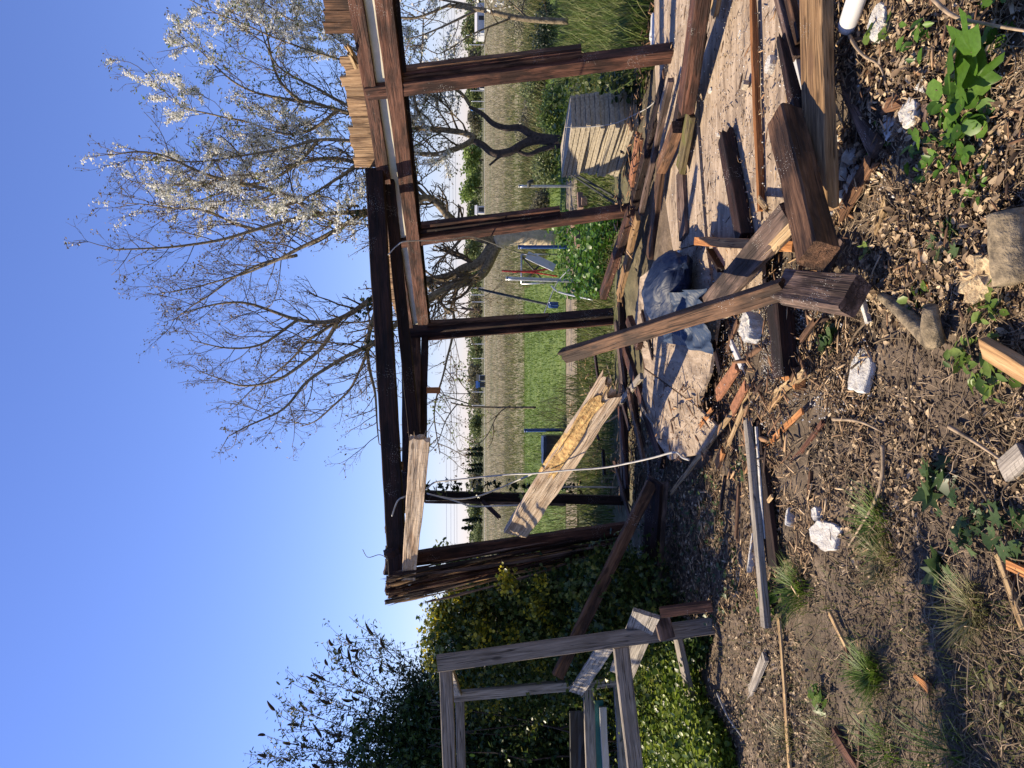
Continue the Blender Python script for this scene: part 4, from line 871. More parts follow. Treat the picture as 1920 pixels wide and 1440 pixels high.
# ================================================================== HEDGE, SHRUBS (left)
def hedge(name, label, fn_pts, cols, size, shape, cat='hedge', stems=None, transl=.3):
    C = fn_pts(); e = empty(name, (float(C[:,0].mean()), float(C[:,1].mean()), 0), label, cat)
    link('foliage', fmesh('foliage', *batch(shape, C, rng.uniform(.6,1.35,len(C))*size, 1.2)), leafmat(name+'_leaf', cols, transl, .35), e)
    if stems: V, F = tubes(stems, 5); link('stem', fmesh('stem', V, F), MT['barkdark'], e)
    return e
def blob_shell(blobs, n, depth=.18, bump_=.25, zmin=0):
    """points in a lumpy outer layer of ellipsoids (c, r)"""
    out = []; vol = np.array([b[1][0]*b[1][2] for b in blobs]); pr = vol/vol.sum()
    while len(out) < n:
        b = blobs[rng.choice(len(blobs), p=pr)]; d = rng.normal(0,1,3); d /= np.linalg.norm(d)
        f = 1+bump_*noise.noise(Vector(d*2.5)+Vector(b[0]))+.12*noise.noise(Vector(d*7)+Vector(b[0])); k = f*(1-abs(rng.normal(0, depth)))
        p = np.array(b[0])+d*np.array(b[1])*k
        if p[2] > zmin: out.append(p)
    return np.array(out)
def stems_for(x0, x1, y0, y1, n, h, r=.012):
    L = []
    for _ in range(n):
        p = np.array([random.uniform(x0,x1), random.uniform(y0,y1), 0.]); q = [p]
        for i in range(6): p = p+np.array([random.gauss(0,.08), random.gauss(0,.08), h/6]); q.append(p)
        L.append((np.array(q), np.linspace(r, r*.3, 7)))
    return L[:max(6, n//3)]
def ell(px, py, Y, rx, ry, rz): p = Wp(px, py, Y); return ((p.x, p.y, p.z), (rx, ry, rz))
hb = [ell(950,1170,6.5,.6,.5,.62), ell(1090,1150,6.2,.6,.45,.6), ell(900,1220,7.0,.55,.5,.5), ell(1190,1150,5.6,.55,.45,.40), ell(1130,1110,5.8,.35,.35,.3), ell(1000,1260,7.6,.7,.6,.7), ell(1130,1270,7.4,.6,.5,.6),
      ell(1000,1100,7.0,.36,.4,.66), ell(1130,1085,6.7,.34,.35,.5), ell(870,1170,6.7,.35,.35,.28), ell(1080,1210,6.9,.6,.5,.7)]
hedge('ivy_hedge', 'tall dark ivy hedge behind the left shed corner and grey frame', lambda: blob_shell(hb, 42000, .28, .5), [(.012,.032,.010),(.03,.065,.016),(.06,.11,.025),(.12,.16,.04),(.24,.25,.05)], .043, IVY, stems=stems_for(-4.5,-1.8,7,8,60,2.0))
hb2 = []
for i in range(34):
    if i < 20: a_, b_ = random.uniform(1110,1300), 0; b_ = random.gauss(845,22)+abs(a_-1200)*.12; Y_ = 6.45+(a_-1110)/190*.7
    else: a_, b_ = random.uniform(1075,1250), random.uniform(880,1120); Y_ = 5.75+(a_-1075)/175*.6
    r_ = random.uniform(.06,.19)*(1 if i < 20 else .75); hb2.append(ell(b_, a_, Y_, r_*1.2, r_, r_))
hedge('golden_shrub', 'golden leaved evergreen shrub growing over the ivy hedge', lambda: blob_shell(hb2, 8500, .5, .6), [(.07,.10,.015),(.24,.25,.03),(.48,.42,.04),(.72,.62,.07)], .027, ROUND, 'shrub', transl=.4)
hb3 = [ell(950,1390,8.2,1.0,.7,.8), ell(1040,1440,8.0,1.1,.7,.7), ell(870,1430,8.4,1.0,.7,.6), ell(960,1520,8.2,1.2,.8,1.0), ell(800,1470,8.4,.9,.7,.5), ell(1110,1380,8.3,.8,.5,.4), ell(720,1450,8.7,.75,.5,.5), ell(790,1360,8.6,.5,.4,.3)]
hedge('dark_evergreen_bush', 'dense dark evergreen bush behind the grey timber frame', lambda: blob_shell(hb3, 36000, .26, .35), [(.010,.028,.012),(.025,.06,.018),(.055,.11,.03),(.11,.16,.05)], .062, LEAF, 'bush', stems=stems_for(-5.5,-2.6,7.8,8.6,50,2.0))
hb4 = [ell(790,1330,9,.7,.5,.35), ell(760,1400,9,.8,.5,.45), ell(820,1290,8.8,.4,.4,.3)]
hedge('leggy_shrub', 'loose bush of small dull leaves rising above the golden shrub', lambda: blob_shell(hb4, 12000, .35, .5), [(.02,.035,.015),(.05,.08,.03),(.09,.12,.05)], .04, LEAF, 'shrub', stems=stems_for(-5.2,-3.3,8.7,9.3,60,2.6,.008))
# ivy climbing the thin dark post
C = np.array([tuple(Wp(random.uniform(800,1090), random.gauss(912,7), 6.85)) for _ in range(150)]); iv = link('post_ivy', fmesh('post_ivy', *batch(IVY, C, rng.uniform(.035,.08,len(C)))), IV); tag(iv, 'ivy strands climbing beside the thin dark shed post', 'ivy')
# leaves peeking beyond the left wall
hb5 = [ell(835,1055,8.6,.28,.3,.16), ell(860,1075,8.6,.3,.3,.2), ell(890,1090,8.4,.3,.3,.3)]
hedge('beyond_shrub', 'light green shrub seen through the gap by the left cladding', lambda: blob_shell(hb5, 1500, .3), [(.05,.09,.02),(.12,.17,.05),(.2,.24,.09)], .045, ROUND, 'shrub')
# --- buddleia with seed heads
def buddleia():
    base = Wp(1150,1400,9.5); base.z = 0; e = empty('butterfly_bush', base.to_tuple(), 'tall airy shrub with drooping dark seed spikes against the sky', 'shrub'); r_ = random.Random(21)
    lines = {0:[],1:[],2:[]}; tips = []; main = []; seeds = []; leaves = []
    targets = [(500,1418),(520,1445),(555,1330),(560,1360),(590,1300),(610,1275),(640,1225),(660,1208),(700,1190),(722,1215),(620,1320),(575,1400),(640,1380),(680,1300),(600,1440),(650,1260),(545,1395),(690,1350),(630,1430),(740,1260)]
    for (tx, ty) in targets:
        t_ = Wp(tx, ty, 9.5+r_.uniform(-.6,.6)); mid = base.lerp(t_, .55)+Vector((-.15+r_.uniform(-.25,.1), 0, .25)); P = catmull([base+Vector((r_.uniform(-.2,.2), r_.uniform(-.2,.2), 0)), base.lerp(mid,.5)+Vector((0,0,.1)), mid, t_], 9)
        main.append((P, np.linspace(.016,.003,len(P))))
        for i in range(len(P)//3, len(P), 1):
            d = P[i]-P[i-1]; d /= np.linalg.norm(d)
            for _ in range(2):
                nd = d*.8+np.array([r_.gauss(0,.5), r_.gauss(0,.5), r_.gauss(.1,.4)]); L = r_.uniform(.15,.5); q = P[i]+nd/np.linalg.norm(nd)*L; lines[0].append((np.array([P[i], (P[i]+q)/2+np.array([0,0,.03]), q]), np.array([.004,.003,.002])))
                leaves += [P[i]+(q-P[i])*r_.uniform(.2,1)+np.array([r_.gauss(0,.04) for _ in range(3)]) for _ in range(14 if tx > 540 or ty > 1340 else 9)]
                if r_.random() < .10: seeds.append((q, nd))
        seeds.append((P[-1], P[-1]-P[-2]))
    link('stem', fmesh('stem', *tubes(main+lines[0], 4)), MT['twig'], e)
    SL = []
    for q, d in seeds:
        d = d/np.linalg.norm(d); L = r_.uniform(.10,.2); c = np.array([r_.gauss(0,.02), 0, r_.gauss(-.02,.02)]); P = np.array([q+d*L*k/6+c*(k/6)**2*2 for k in range(7)]); SL.append((P, np.array([.008,.018,.021,.019,.016,.011,.003])))
    sm_ = plain('seed_brown', (.07,.045,.03), .95, .5, 60)
    for q in SL[:95]: link('seed_spike', fmesh('seed_spike', *tubes([q], 6)), sm_, e)
    R = None; C = np.array(leaves); link('foliage', fmesh('foliage', *batch(LEAF, C, rng.uniform(.035,.08,len(C)), 1.2, aspect=(1,.6,1))), leafmat('narrow_grey_green_leaf', [(.03,.045,.02),(.06,.085,.035),(.12,.14,.07)], .3), e)
buddleia()
# ================================================================== FAR TREE LINE
def far_tree(px0, px_top, py, halfw, Y, cols, label, kind='round', n=1400):
    b = Wp(px0, py, Y); base = Vector((b.x, Y, 0)); h = Wp(px_top, py, Y).z; wv = halfw*Y/F_PX
    e = empty('conifer' if kind == 'cone' else 'distant_tree', base.to_tuple(), label, 'tree', 'trees along the far edge of the field')
    V, F = tubes([([(base.x, Y, 0), (base.x, Y, h*.5), (base.x+.1, Y, h*.8)], np.array([h*.035, h*.025, h*.008]))], 7); link('trunk', fmesh('trunk', V, F), MT['barkdark'], e)
    if kind == 'cone':
        z = rng.uniform(.08,1,n); a = rng.uniform(0, 2*np.pi, n); r = (1-z)**.8*wv*rng.uniform(.5,1.1,n)*(.75+.35*np.sin(z*40)); C = np.stack([base.x+r*np.cos(a), Y+r*np.sin(a), z*h], -1)
    else:
        bl = []
        for i in range(9): bl.append(((base.x+random.uniform(-.6,.6)*wv, Y+random.uniform(-.5,.5)*wv, h*random.uniform(.35,.75)), (wv*random.uniform(.35,.6), wv*.5, h*random.uniform(.2,.33))))
        C = blob_shell(bl, n, .3, .5)
    link('crown', fmesh('crown', *batch(LEAF, C, rng.uniform(.5,1.3,n)*h*.13, 1.2, aspect=(1,1.3,1))), leafmat('far_'+kind+'_leaf', cols, .3, .7), e)
GR = [(.10,.14,.05),(.17,.21,.08),(.26,.30,.13)]; WG = [(.14,.21,.05),(.21,.30,.07),(.32,.40,.13)]; DG = [(.018,.03,.018),(.03,.05,.03),(.05,.07,.04)]; BR = [(.13,.13,.08),(.20,.19,.12),(.27,.25,.17)]
FT = [(-60,864,45,GR,'green tree rightmost beyond the field'),(20,870,40,GR,'green tree above the white building'),(75,862,38,GR,'broad green tree right of the first shed post'),(125,868,30,BR,'brownish tree just hidden by the first shed post'),
 (185,872,26,GR,'small green tree behind the blue road sign'),(228,876,22,BR,'dull low tree behind the cherry trunks'),(300,864,30,WG,'brightest green willow between first and second posts'),(352,862,34,WG,'second bright willow beside the white hut'),(400,870,22,GR,'green tree left of the bright willows'),
 (462,868,26,GR,'green tree behind the trunk fork'),(520,874,34,GR,'wide green tree above the wire fence'),(575,878,22,BR,'thin dull tree by the dark winter tree'),(655,880,26,GR,'hazy green tree left of the corner post'),(700,876,26,BR,'grey green tree behind the blue container'),
 (745,880,22,BR,'low grey tree beside the sapling'),(795,878,24,GR,'soft green tree left of the sapling'),(905,878,30,BR,'grey green tree right of the thin dark post'),(960,876,30,GR,'round green tree between thin post and left post'),(1010,884,30,GR,'green tree seen close by the left post'),(1070,880,30,BR,'dull tree behind the left cladding')]
for i, (py, top, hw, cols, lab) in enumerate(FT): far_tree(900, top, py, hw, 108+((i*37) % 22), cols, lab)
for i, (py, top, hw, lab) in enumerate([(842,877,6,'short dark conifer right of the pale cable'),(852,874,7,'pointed dark conifer beside the short one'),(882,876,9,'dark conifer behind the pale cable'),(872,880,6,'small conifer between the two taller ones'),(975,868,9,'tall dark conifer right of the left post'),(990,866,8,'second tall conifer next to the left post'),(585,884,6,'tiny dark conifer by the dark winter tree')]): far_tree(898, top, py, hw, 108+i*2, DG, lab, 'cone', 700)
hh = blob_shell([((x, 134+random.uniform(-3,4), 1.0), (4.5, 2.5, random.uniform(1.3,2.1))) for x in range(-110, 112, 5)], 26000, .3, .4)
stuff('far_hedgerow', batch(LEAF, hh, rng.uniform(.35,.8,len(hh)), 1.2), leafmat('hedgerow_leaf', GR, .3, .7), 'continuous hedgerow along the far edge of the field', 'hedgerow')
# winter tree far
trE = [(pl([(900,582),(880,580),(865,578)], 60), .14, .08)]
eT = guided_tree('winter_tree', 'small dark leafless tree standing in the field left of the second post', trE, [(pl([(880,580),(862,572),(850,560)],60), .06,.01),(pl([(880,580),(866,590),(858,600)],60), .06,.01),(pl([(870,579),(855,578),(845,582)],60), .05,.01)], 'barkdark', 'barkdark', (.5,1.0), .8, 14, step=.3, rmin=.006)
# far fence posts, signs, sheds
def farpost(px0, px1, py, Y, r, mat, label, cat='post', group=None):
    a = Wp(px0, py, Y); b = Wp(px1-4, py, Y); a.z = 0
    o = tube_obj('field_post', [a, a.lerp(b,.5), b], r, mat, None, 6, label, cat, group); return o
for i, (py, tp) in enumerate([(66,878),(84,884),(108,872),(118,884),(170,886),(190,888),(204,889),(540,886),(553,886),(566,888),(645,888),(672,889),(735,889),(760,889)]):
    farpost(905, tp, py, 100, .06, 'galv', ['thin pale post far right beside the white building','pale post right of the first shed post','tall pale lamp post by the first shed post','short post touching the first shed post','post just left of the first shed post','post between first shed post and blue sign','post carrying the round blue sign','post in the wire fence right of the winter tree','middle post of the wire fence','last post of the wire fence by the winter tree','pale post left of the corner post','pale post right of the blue container','pale post right of the sapling','pale post in line with the sapling'][i], 'post', 'pale posts beyond the field')
def hut(py0, py1, pxt, Y, wallm, roofm, label, cat='building'):
    a = Wp(903, py1, Y); b = Wp(903, py0, Y); h = max(.6, Wp(pxt-3, py0, Y).z); x0, x1 = sorted((a.x, b.x)); d = (x1-x0)*.6; e = empty('hut', ((x0+x1)/2, Y, 0), label, cat)
    V = [(x0,Y,0),(x1,Y,0),(x1,Y+d,0),(x0,Y+d,0),(x0,Y,h*.75),(x1,Y,h*.75),(x1,Y+d,h*.75),(x0,Y+d,h*.75)]
    link('wall', fmesh('wall', V, [(0,1,5,4),(1,2,6,5),(2,3,7,6),(3,0,4,7)]), MT[wallm], e); m_ = (x0+x1)/2; o_ = .12
    V = [(x0-o_,Y-o_,h*.75),(x1+o_,Y-o_,h*.75),(x1+o_,Y+d+o_,h*.75),(x0-o_,Y+d+o_,h*.75),(x0-o_,Y+d/2,h),(x1+o_,Y+d/2,h)]
    link('roof', fmesh('roof', V, [(0,1,5,4),(2,3,4,5),(0,4,3),(1,2,5),(0,3,2,1)]), MT[roofm], e)
    V = [(m_-.3,Y-.03,0),(m_+.3,Y-.03,0),(m_+.3,Y-.03,h*.6),(m_-.3,Y-.03,h*.6)]; link('door', fmesh('door', V, [(0,1,2,3)]), MT['iron'], e)
MT['ltgrey'] = plain('light_grey_sheet', (.5,.52,.55), .5, .1, 2); MT['skyblue'] = plain('bright_blue_sheet', (.03,.18,.55), .5, .15, 2)
hut(5, 62, 893, 103, 'ltgrey', 'plastic', 'long low white building far off near the right edge'); hut(386, 400, 893, 102, 'plastic', 'ltgrey', 'small white hut beyond the field near the second shed post')
hut(716, 726, 895, 92, 'skyblue', 'blue', 'bright blue cabin at the field edge left of the corner post', 'cabin'); hut(703, 714, 896, 94, 'ltgrey', 'iron', 'grey cabin beside the bright blue one', 'cabin'); hut(158, 166, 897, 100, 'ltgrey', 'iron', 'tiny grey hut left of the first shed post', 'cabin')
sg = empty('road_sign', Wp(905,204,99.8).to_tuple(), 'tiny round blue sign on a pale post far away between the right posts', 'sign')
V, F = tubes([([tuple(Wp(886,204,99.8)), tuple(Wp(886,204,99.8)+Vector((0,-.08,0)))], .30)], 16); link('sign_disc', fmesh('sign_disc', V, F), MT['skyblue'], sg)
# overhead power lines and a pylon
py_ = empty('pylon', Wp(890,700,420).to_tuple(), 'faint lattice pylon on the horizon left of the corner post', 'pylon')
a = Wp(893,700,420); t_ = Wp(838,700,420); PL = []
for dx in (-2.5,2.5): PL.append((np.array([(a.x+dx,420,0),(t_.x,420,t_.z)]), .16))
for k in range(9): z = t_.z*k/10; wv = 2.5*(1-k/10); z2 = t_.z*(k+1)/10; PL.append((np.array([(a.x-wv,420,z),(a.x+wv*.9,420,z2)]), .08)); PL.append((np.array([(a.x+wv,420,z),(a.x-wv*.9,420,z2)]), .08))
for z, s in ((.8,5),(.9,3.6)): PL.append((np.array([(a.x-s,420,t_.z*z),(a.x+s,420,t_.z*z)]), .14))
V, F = tubes(PL, 4); link('lattice', fmesh('lattice', V, F), MT['ltgrey'], py_)
for i, (x0, x1) in enumerate([(838,846),(845,852),(850,857),(829,838)]):
    P = [Wp(x0+(x1-x0)*k/8+2.2*math.sin(math.pi*k/8), -200+k*210, 400) for k in range(9)]
    tube_obj('power_line', P, .09, 'ltgrey', None, 4, ['highest but one','middle','lowest','topmost'][i]+' of the faint power lines crossing the sky low down', 'power line', 'power lines')
# ================================================================== GROUND COVER (stuff)
def blades(name, C, h, wd_, cols, label, cat='grass', tilt=.35, lean=1.0, transl=.35):
    n = len(C); s = rng.uniform(.5,1.3,n)*h; R = rotmats(n, tilt)
    VF = batch((BLADE[0]*np.array([1,lean,1]), BLADE[1]), C, s, R=R, aspect=(wd_/h, 1, 1)); stuff(name, VF, leafmat(name+'_blade', cols, transl, .6), label, cat)
def uni(x0,x1,y0,y1,n,z=0.0): return np.stack([rng.uniform(x0,x1,n), rng.uniform(y0,y1,n), np.full(n,z)], -1)
blades('lawn_grass', uni(-9,11,12.2,22.5,46000,.02), .07, .014, [(.09,.155,.02),(.15,.23,.035),(.24,.31,.08)], 'short bright green grass blades of the mown lawn')
def persp(x, y0, y1, n):                       # denser near
    y = y0*(y1/y0)**rng.uniform(0,1,n); return np.stack([rng.uniform(-x,x,n)*y, y, np.zeros(n)], -1)
blades('field_reeds', persp(.62,27,96,85000), .24, .022, [(.15,.145,.07),(.24,.21,.125),(.33,.285,.18),(.16,.19,.08)], 'dry pale reeds and straw standing across the field', 'reeds', .3)
C = uni(-17,17,21.5,34,26000,.02); blades('field_edge_grass', C, .16, .02, [(.07,.11,.02),(.13,.16,.04),(.22,.20,.09)], 'tall rough green grass between lawn and field')
C = uni(2.6,9,15,20,14000,.02); blades('rough_grass', C, .30, .02, [(.06,.09,.02),(.12,.14,.04),(.28,.23,.11)], 'knee high rough grass and dead stalks right of the lawn')
C = uni(-4,8.5,8.0,10.7,22000,0); C = C[C[:,0]*1.0 > -1.8-.0]; blades('bank_grass', C, .12, .012, [(.06,.11,.015),(.12,.17,.03),(.24,.22,.10)], 'rough grass on the bank behind the shed')
C = scat([(1060,-60),(1060,160),(1230,130),(1245,-60)], 6000); blades('right_lawn', uni(3.4,9,10.9,13.0,9000,.02), .06, .012, [(.12,.22,.02),(.20,.32,.04),(.28,.38,.08)], 'bright green turf strip at the far right')
C = scat([(1060,-60),(1060,160),(1230,130),(1245,-60)], 6000); blades('verge_grass', C, .32, .012, [(.06,.11,.02),(.13,.19,.04),(.26,.25,.11)], 'long tangled grass outside the first shed post')
blades('seed_stalks', scat([(900,880),(990,1040),(1140,1040),(1120,700),(1080,700)], 2500), .30, .012, [(.06,.08,.02),(.14,.15,.06)], 'thin grass and stalks behind the left gap')
# leafy weeds by the back of the shed
def weeds(name, poly, n, size, cols, label, h=.15, shape=ROUND, zfix=None, transl=.35, tilt=.7, cat='weeds'):
    C = scat(poly, n, 0, zfix); C[:,2] += np.abs(rng.normal(0, h*.6, n))*(.4+.6*np.array([noise.noise((x*3, y*3, 2))+.5 for x, y, z in C]).clip(0,1))
    stuff(name, batch(shape, C, rng.uniform(.5,1.3,n)*size, tilt), leafmat(name+'_leaf', cols, transl, .4), label, cat)
weeds('green_weeds', [(1062,395),(1062,480),(1080,560),(1140,560),(1150,470),(1175,400)], 3200, .055, [(.03,.09,.01),(.07,.17,.02),(.14,.26,.04)], 'lush green leafy weeds behind the second and third posts', .35)
weeds('slab_weeds', [(1045,150),(1050,340),(1085,340),(1080,150)], 700, .06, [(.03,.07,.012),(.08,.14,.03),(.15,.2,.05)], 'ivy and weeds over the top of the slab stack', .25)
weeds('bramble_weeds', [(1080,120),(1080,200),(1200,200),(1230,120)], 1500, .05, [(.02,.045,.01),(.06,.09,.02),(.12,.14,.05)], 'straggling weeds between slab stack and first post', .35)
weeds('clover_patch', [(1180,1230),(1210,1500),(1400,1500),(1385,1400),(1330,1300),(1300,1200)], 15000, .032, [(.02,.05,.008),(.07,.12,.015),(.18,.26,.03),(.32,.38,.06)], 'bright green clover like weeds under the grey timber frame', .22)
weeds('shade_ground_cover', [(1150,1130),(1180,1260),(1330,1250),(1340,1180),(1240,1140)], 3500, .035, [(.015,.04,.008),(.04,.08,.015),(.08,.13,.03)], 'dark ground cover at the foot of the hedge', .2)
# litter
DRY = leafmat('dry_brown_leaf', [(.022,.016,.010),(.09,.058,.033),(.21,.14,.083),(.39,.285,.175),(.60,.47,.31)], .1, .8)
P_R = [(1590,-80),(1990,-80),(1990,420),(1850,560),(1700,620),(1600,520),(1570,420),(1600,200)]
C1 = scat(P_R, 9500, .012, None, 3); stuff('leaf_litter', batch(CURL, C1+np.array([0,0,1])*rng.uniform(0,.03,(len(C1),1)), (.008+.036*rng.uniform(0,1,len(C1))**2), .5), DRY, 'dry curled brown leaves covering the near right ground', 'leaf litter')
P_ALL = [(1330,700),(1330,900),(1400,1200),(1500,1150),(1990,900),(1990,300),(1700,300),(1600,420),(1520,560),(1480,720),(1400,700)]
C2 = scat(P_ALL, 9000, .008, None, 5); stuff('mixed_litter', batch(CURL, C2, (.006+.03*rng.uniform(0,1,len(C2))**2.5), .5), DRY, 'crumbled dry leaves scattered over the soil', 'leaf litter')
CH = leafmat('wood_splinters', [(.025,.016,.010),(.09,.055,.03),(.20,.125,.07),(.40,.27,.15),(.62,.46,.28)], 0, .85)
def chips(name, poly, n, label, smin=.02, smax=.07, dz=.012, zfix=None, asp=(1,.11,.05), tilt=.28):
    C = scat(poly, n, dz, zfix, 0 if zfix else 7); C[:,2] += rng.uniform(0,.02,n); s = smin*(smax/smin)**rng.uniform(0,1,n)**2.6; stuff(name, batch(SHARD, C, s, tilt, aspect=asp), CH, label, 'wood splinters')
chips('wood_splinters', [(1330,640),(1320,870),(1380,1130),(1500,1120),(1560,1000),(1640,850),(1640,640),(1560,560),(1500,720)], 4600, 'wood splinters strewn among the rubble left of the floor', .015, .10)
chips('fine_splinters', P_R, 2600, 'wood splinters among the dry leaves', .01, .09)
chips('scattered_splinters', [(1400,1100),(1400,1500),(1990,1500),(1990,900),(1560,1000)], 900, 'small splinters sprinkled on the bare soil', .008, .06)
chips('floor_splinters', [(1240,-60),(1250,440),(1210,600),(1250,820),(1330,820),(1420,560),(1500,400),(1500,-60)], 900, 'dark splinters lying on the shed floor', .01, .07, .006, .14, tilt=.05)
chips('back_rubble', [(1090,640),(1150,700),(1230,880),(1200,960),(1080,900),(1070,720)], 900, 'broken sticks and rubble in the shade behind the floor', .05, .35, .03, asp=(1,.07,.05), tilt=.35)
chips('gap_rubble', [(1560,-60),(1600,-60),(1640,150),(1620,420),(1560,480),(1555,300)], 700, 'broken bits in the dark gap before the wide plank', .03, .14, .02)
# crumbs of soil
def crumbs(n, poly, smin, smax, name, mat, label, dz=0, zfix=None, cat='soil crumbs'):
    C = scat(poly, n, dz, zfix, 0 if zfix else 11); s = smin+(smax-smin)*rng.uniform(0,1,n)**2.5; stuff(name, batch(SHARD, C, s, 1.5, aspect=rng.uniform(.6,1.2,(n,3))), mat, label, cat)
crumbs(16000, [(1380,1130),(1380,1500),(1990,1500),(1990,560),(1640,600),(1520,900)], .003, .018, 'soil_crumbs', MT['soil'], 'crumbs and small clods on the bare soil')
BEAD = leafmat('foam_beads_white', [(.40,.37,.33),(.58,.55,.50),(.72,.70,.66)], 0, .8)
crumbs(6500, [(1350,590),(1340,700),(1400,730),(1520,720),(1530,620),(1600,580),(1500,575),(1420,560)], .0025, .0075, 'foam_beads', BEAD, 'thick spill of white foam beads around the sunken beam', .015, None, 'foam beads')
crumbs(1100, [(1350,480),(1500,480),(1640,560),(1640,760),(1350,860),(1300,720)], .004, .010, 'stray_beads', BEAD, 'white foam beads strewn about the rubble', .02, None, 'foam beads')
crumbs(1300, [(1240,-60),(1250,440),(1210,600),(1250,820),(1330,820),(1420,560),(1500,400),(1500,-60)], .003, .009, 'floor_beads', BEAD, 'white foam beads on the shed floor', .004, .14, 'foam beads')
crumbs(500, P_R, .004, .012, 'leaf_beads', BEAD, 'foam beads among the dry leaves', .02, None, 'foam beads')
RUB = leafmat('rubble_wood', [(.025,.016,.011),(.07,.036,.02),(.16,.085,.045),(.30,.17,.085),(.50,.34,.19)], 0, .85)
def rubble(name, poly, n, smin, smax, label, dz=.03, zf=None, tilt=.3, mat=RUB):
    C = scat(poly, n, dz, zf); C[:,2] += rng.uniform(0,.04,n); s_ = smin*(smax/smin)**rng.uniform(0,1,n)**2; stuff(name, batch(SHARD, C, s_, tilt, aspect=np.stack([np.ones(n), rng.uniform(.05,.22,n), rng.uniform(.02,.08,n)],-1)), mat, label, 'wood splinters')
rubble('broken_rubble', [(1345,560),(1335,860),(1400,900),(1520,860),(1560,640),(1620,560),(1560,480),(1480,470)], 620, .03, .17, 'mixed broken bits of wood heaped along the left edge of the floor', .04)
rubble('wall_foot_rubble', [(1165,430),(1235,60),(1262,100),(1225,330),(1195,560),(1160,600)], 380, .03, .16, 'broken bits of wood along the foot of the right wall', .10, .12)
rubble('litter_flakes', [(1590,-60),(1980,-60),(1980,600),(1640,600),(1575,400)], 380, .02, .09, 'flat flakes of rotten wood among the dry leaves', .025)
rubble('outer_rubble', [(1180,-60),(1250,-60),(1270,90),(1200,110)], 260, .04, .22, 'tangled broken sticks outside the first post', .06, None, .5)
PF = [(1240,-60),(1236,300),(1262,470),(1200,600),(1250,850),(1330,840),(1430,560),(1500,400),(1505,-60)]
stuff('floor_dirt', batch(CURL, scat(PF, 1500, .004, .138, 4), .006+.02*rng.uniform(0,1,1500)**2, .25), DRY, 'crumbled dirt and leaf bits on the shed floor', 'dirt')
rubble('floor_bits', PF, 330, .015, .11, 'loose dark and tan bits of wood lying on the shed floor', .008, .14, .06)
rubble('floor_end_rubble', [(1225,700),(1240,880),(1345,860),(1360,760),(1300,720)], 160, .03, .16, 'broken bits of wood at the far left end of the floor', .01, .13, .15)
# twigs lying about
def lying_twigs(name, poly, n, label, lmin, lmax, r, mat='twig', dz=.01):
    C = scat(poly, n, dz); L = []
    for c in C:
        a = random.uniform(0, math.tau); l = random.uniform(lmin, lmax)*random.random()**.6+lmin*.3; q = [c]; p = c.copy()
        for i in range(4): a += random.gauss(0,.25); p = p+np.array([math.cos(a), math.sin(a), 0])*l/4; q.append(np.array([p[0], p[1], gh(p[0],p[1])+dz+random.uniform(0,.02)]))
        L.append((np.array(q), np.linspace(r*random.uniform(.5,1.2), r*.4, 5)))
    V, F = tubes(L, 4); stuff(name, (V, F), MT[mat], label, 'twigs')
lying_twigs('fallen_twigs', [(1340,700),(1400,1200),(1500,1500),(1990,1500),(1990,-60),(1640,-60),(1600,420),(1480,720)], 650, 'dark fallen twigs over the near ground', .08, .32, .0035)
lying_twigs('pale_stalks', [(1340,700),(1400,1200),(1500,1500),(1990,1500),(1990,-60),(1640,-60),(1600,420),(1480,720)], 900, 'pale dry stalks and straw over the near ground', .04, .20, .0022, 'twigpale')
lying_twigs('straw', P_R, 700, 'pale straw and leaf stalks over the dry leaves', .05, .22, .0018, 'twigpale', .025)
# single large twigs
def twig(pts, r, label, mat='twigpale'): tube_obj('fallen_branch', [Gh(a, b, z) for a, b, z in pts], np.linspace(r, r*.4, len(pts)), mat, None, 7, label, 'branch')
twig([(1715,-40,.20),(1780,25,.20),(1850,45,.16),(1970,65,.12)], .008, 'long straight pale stem slanting across the near right corner')
twig([(1590,60,.05),(1603,85,.06),(1620,105,.06),(1650,125,.04),(1665,175,.03)], .008, 'bent pale root beside the white pipe')
twig([(1780,800,.03),(1830,830,.04),(1885,868,.03)], .008, 'brown curved twig on the near soil')
twig([(1655,835,.02),(1655,880,.03),(1643,935,.03),(1612,990,.02),(1592,1022,.02)], .009, 'forked looking bent stick near the grass tuft')
twig([(1562,786,.03),(1610,790,.03),(1655,810,.02)], .008, 'white weathered stick left of the six sided foam slab')
twig([(1345,1300,.02),(1365,1345,.03),(1390,1380,.02)], .008, 'pale grey stick beside the bright weeds', 'wire')
twig([(1465,560,.1),(1560,640,.03),(1610,600,.04)], .005, 'thin stem curving past the beam offcut') if False else None
twig([(1590,660,.02),(1605,625,.03),(1630,600,.02)], .007, 'stout twig just above the six sided foam slab', 'twig')
twig([(1650,480,.06),(1636,510,.05),(1630,535,.03)], .004, 'little upright pale stalk of the sycamore seedling')
twig([(1875,990,.03),(1840,920,.03),(1800,890,.02)], .006, 'dark twig reaching toward the near weeds', 'twig')
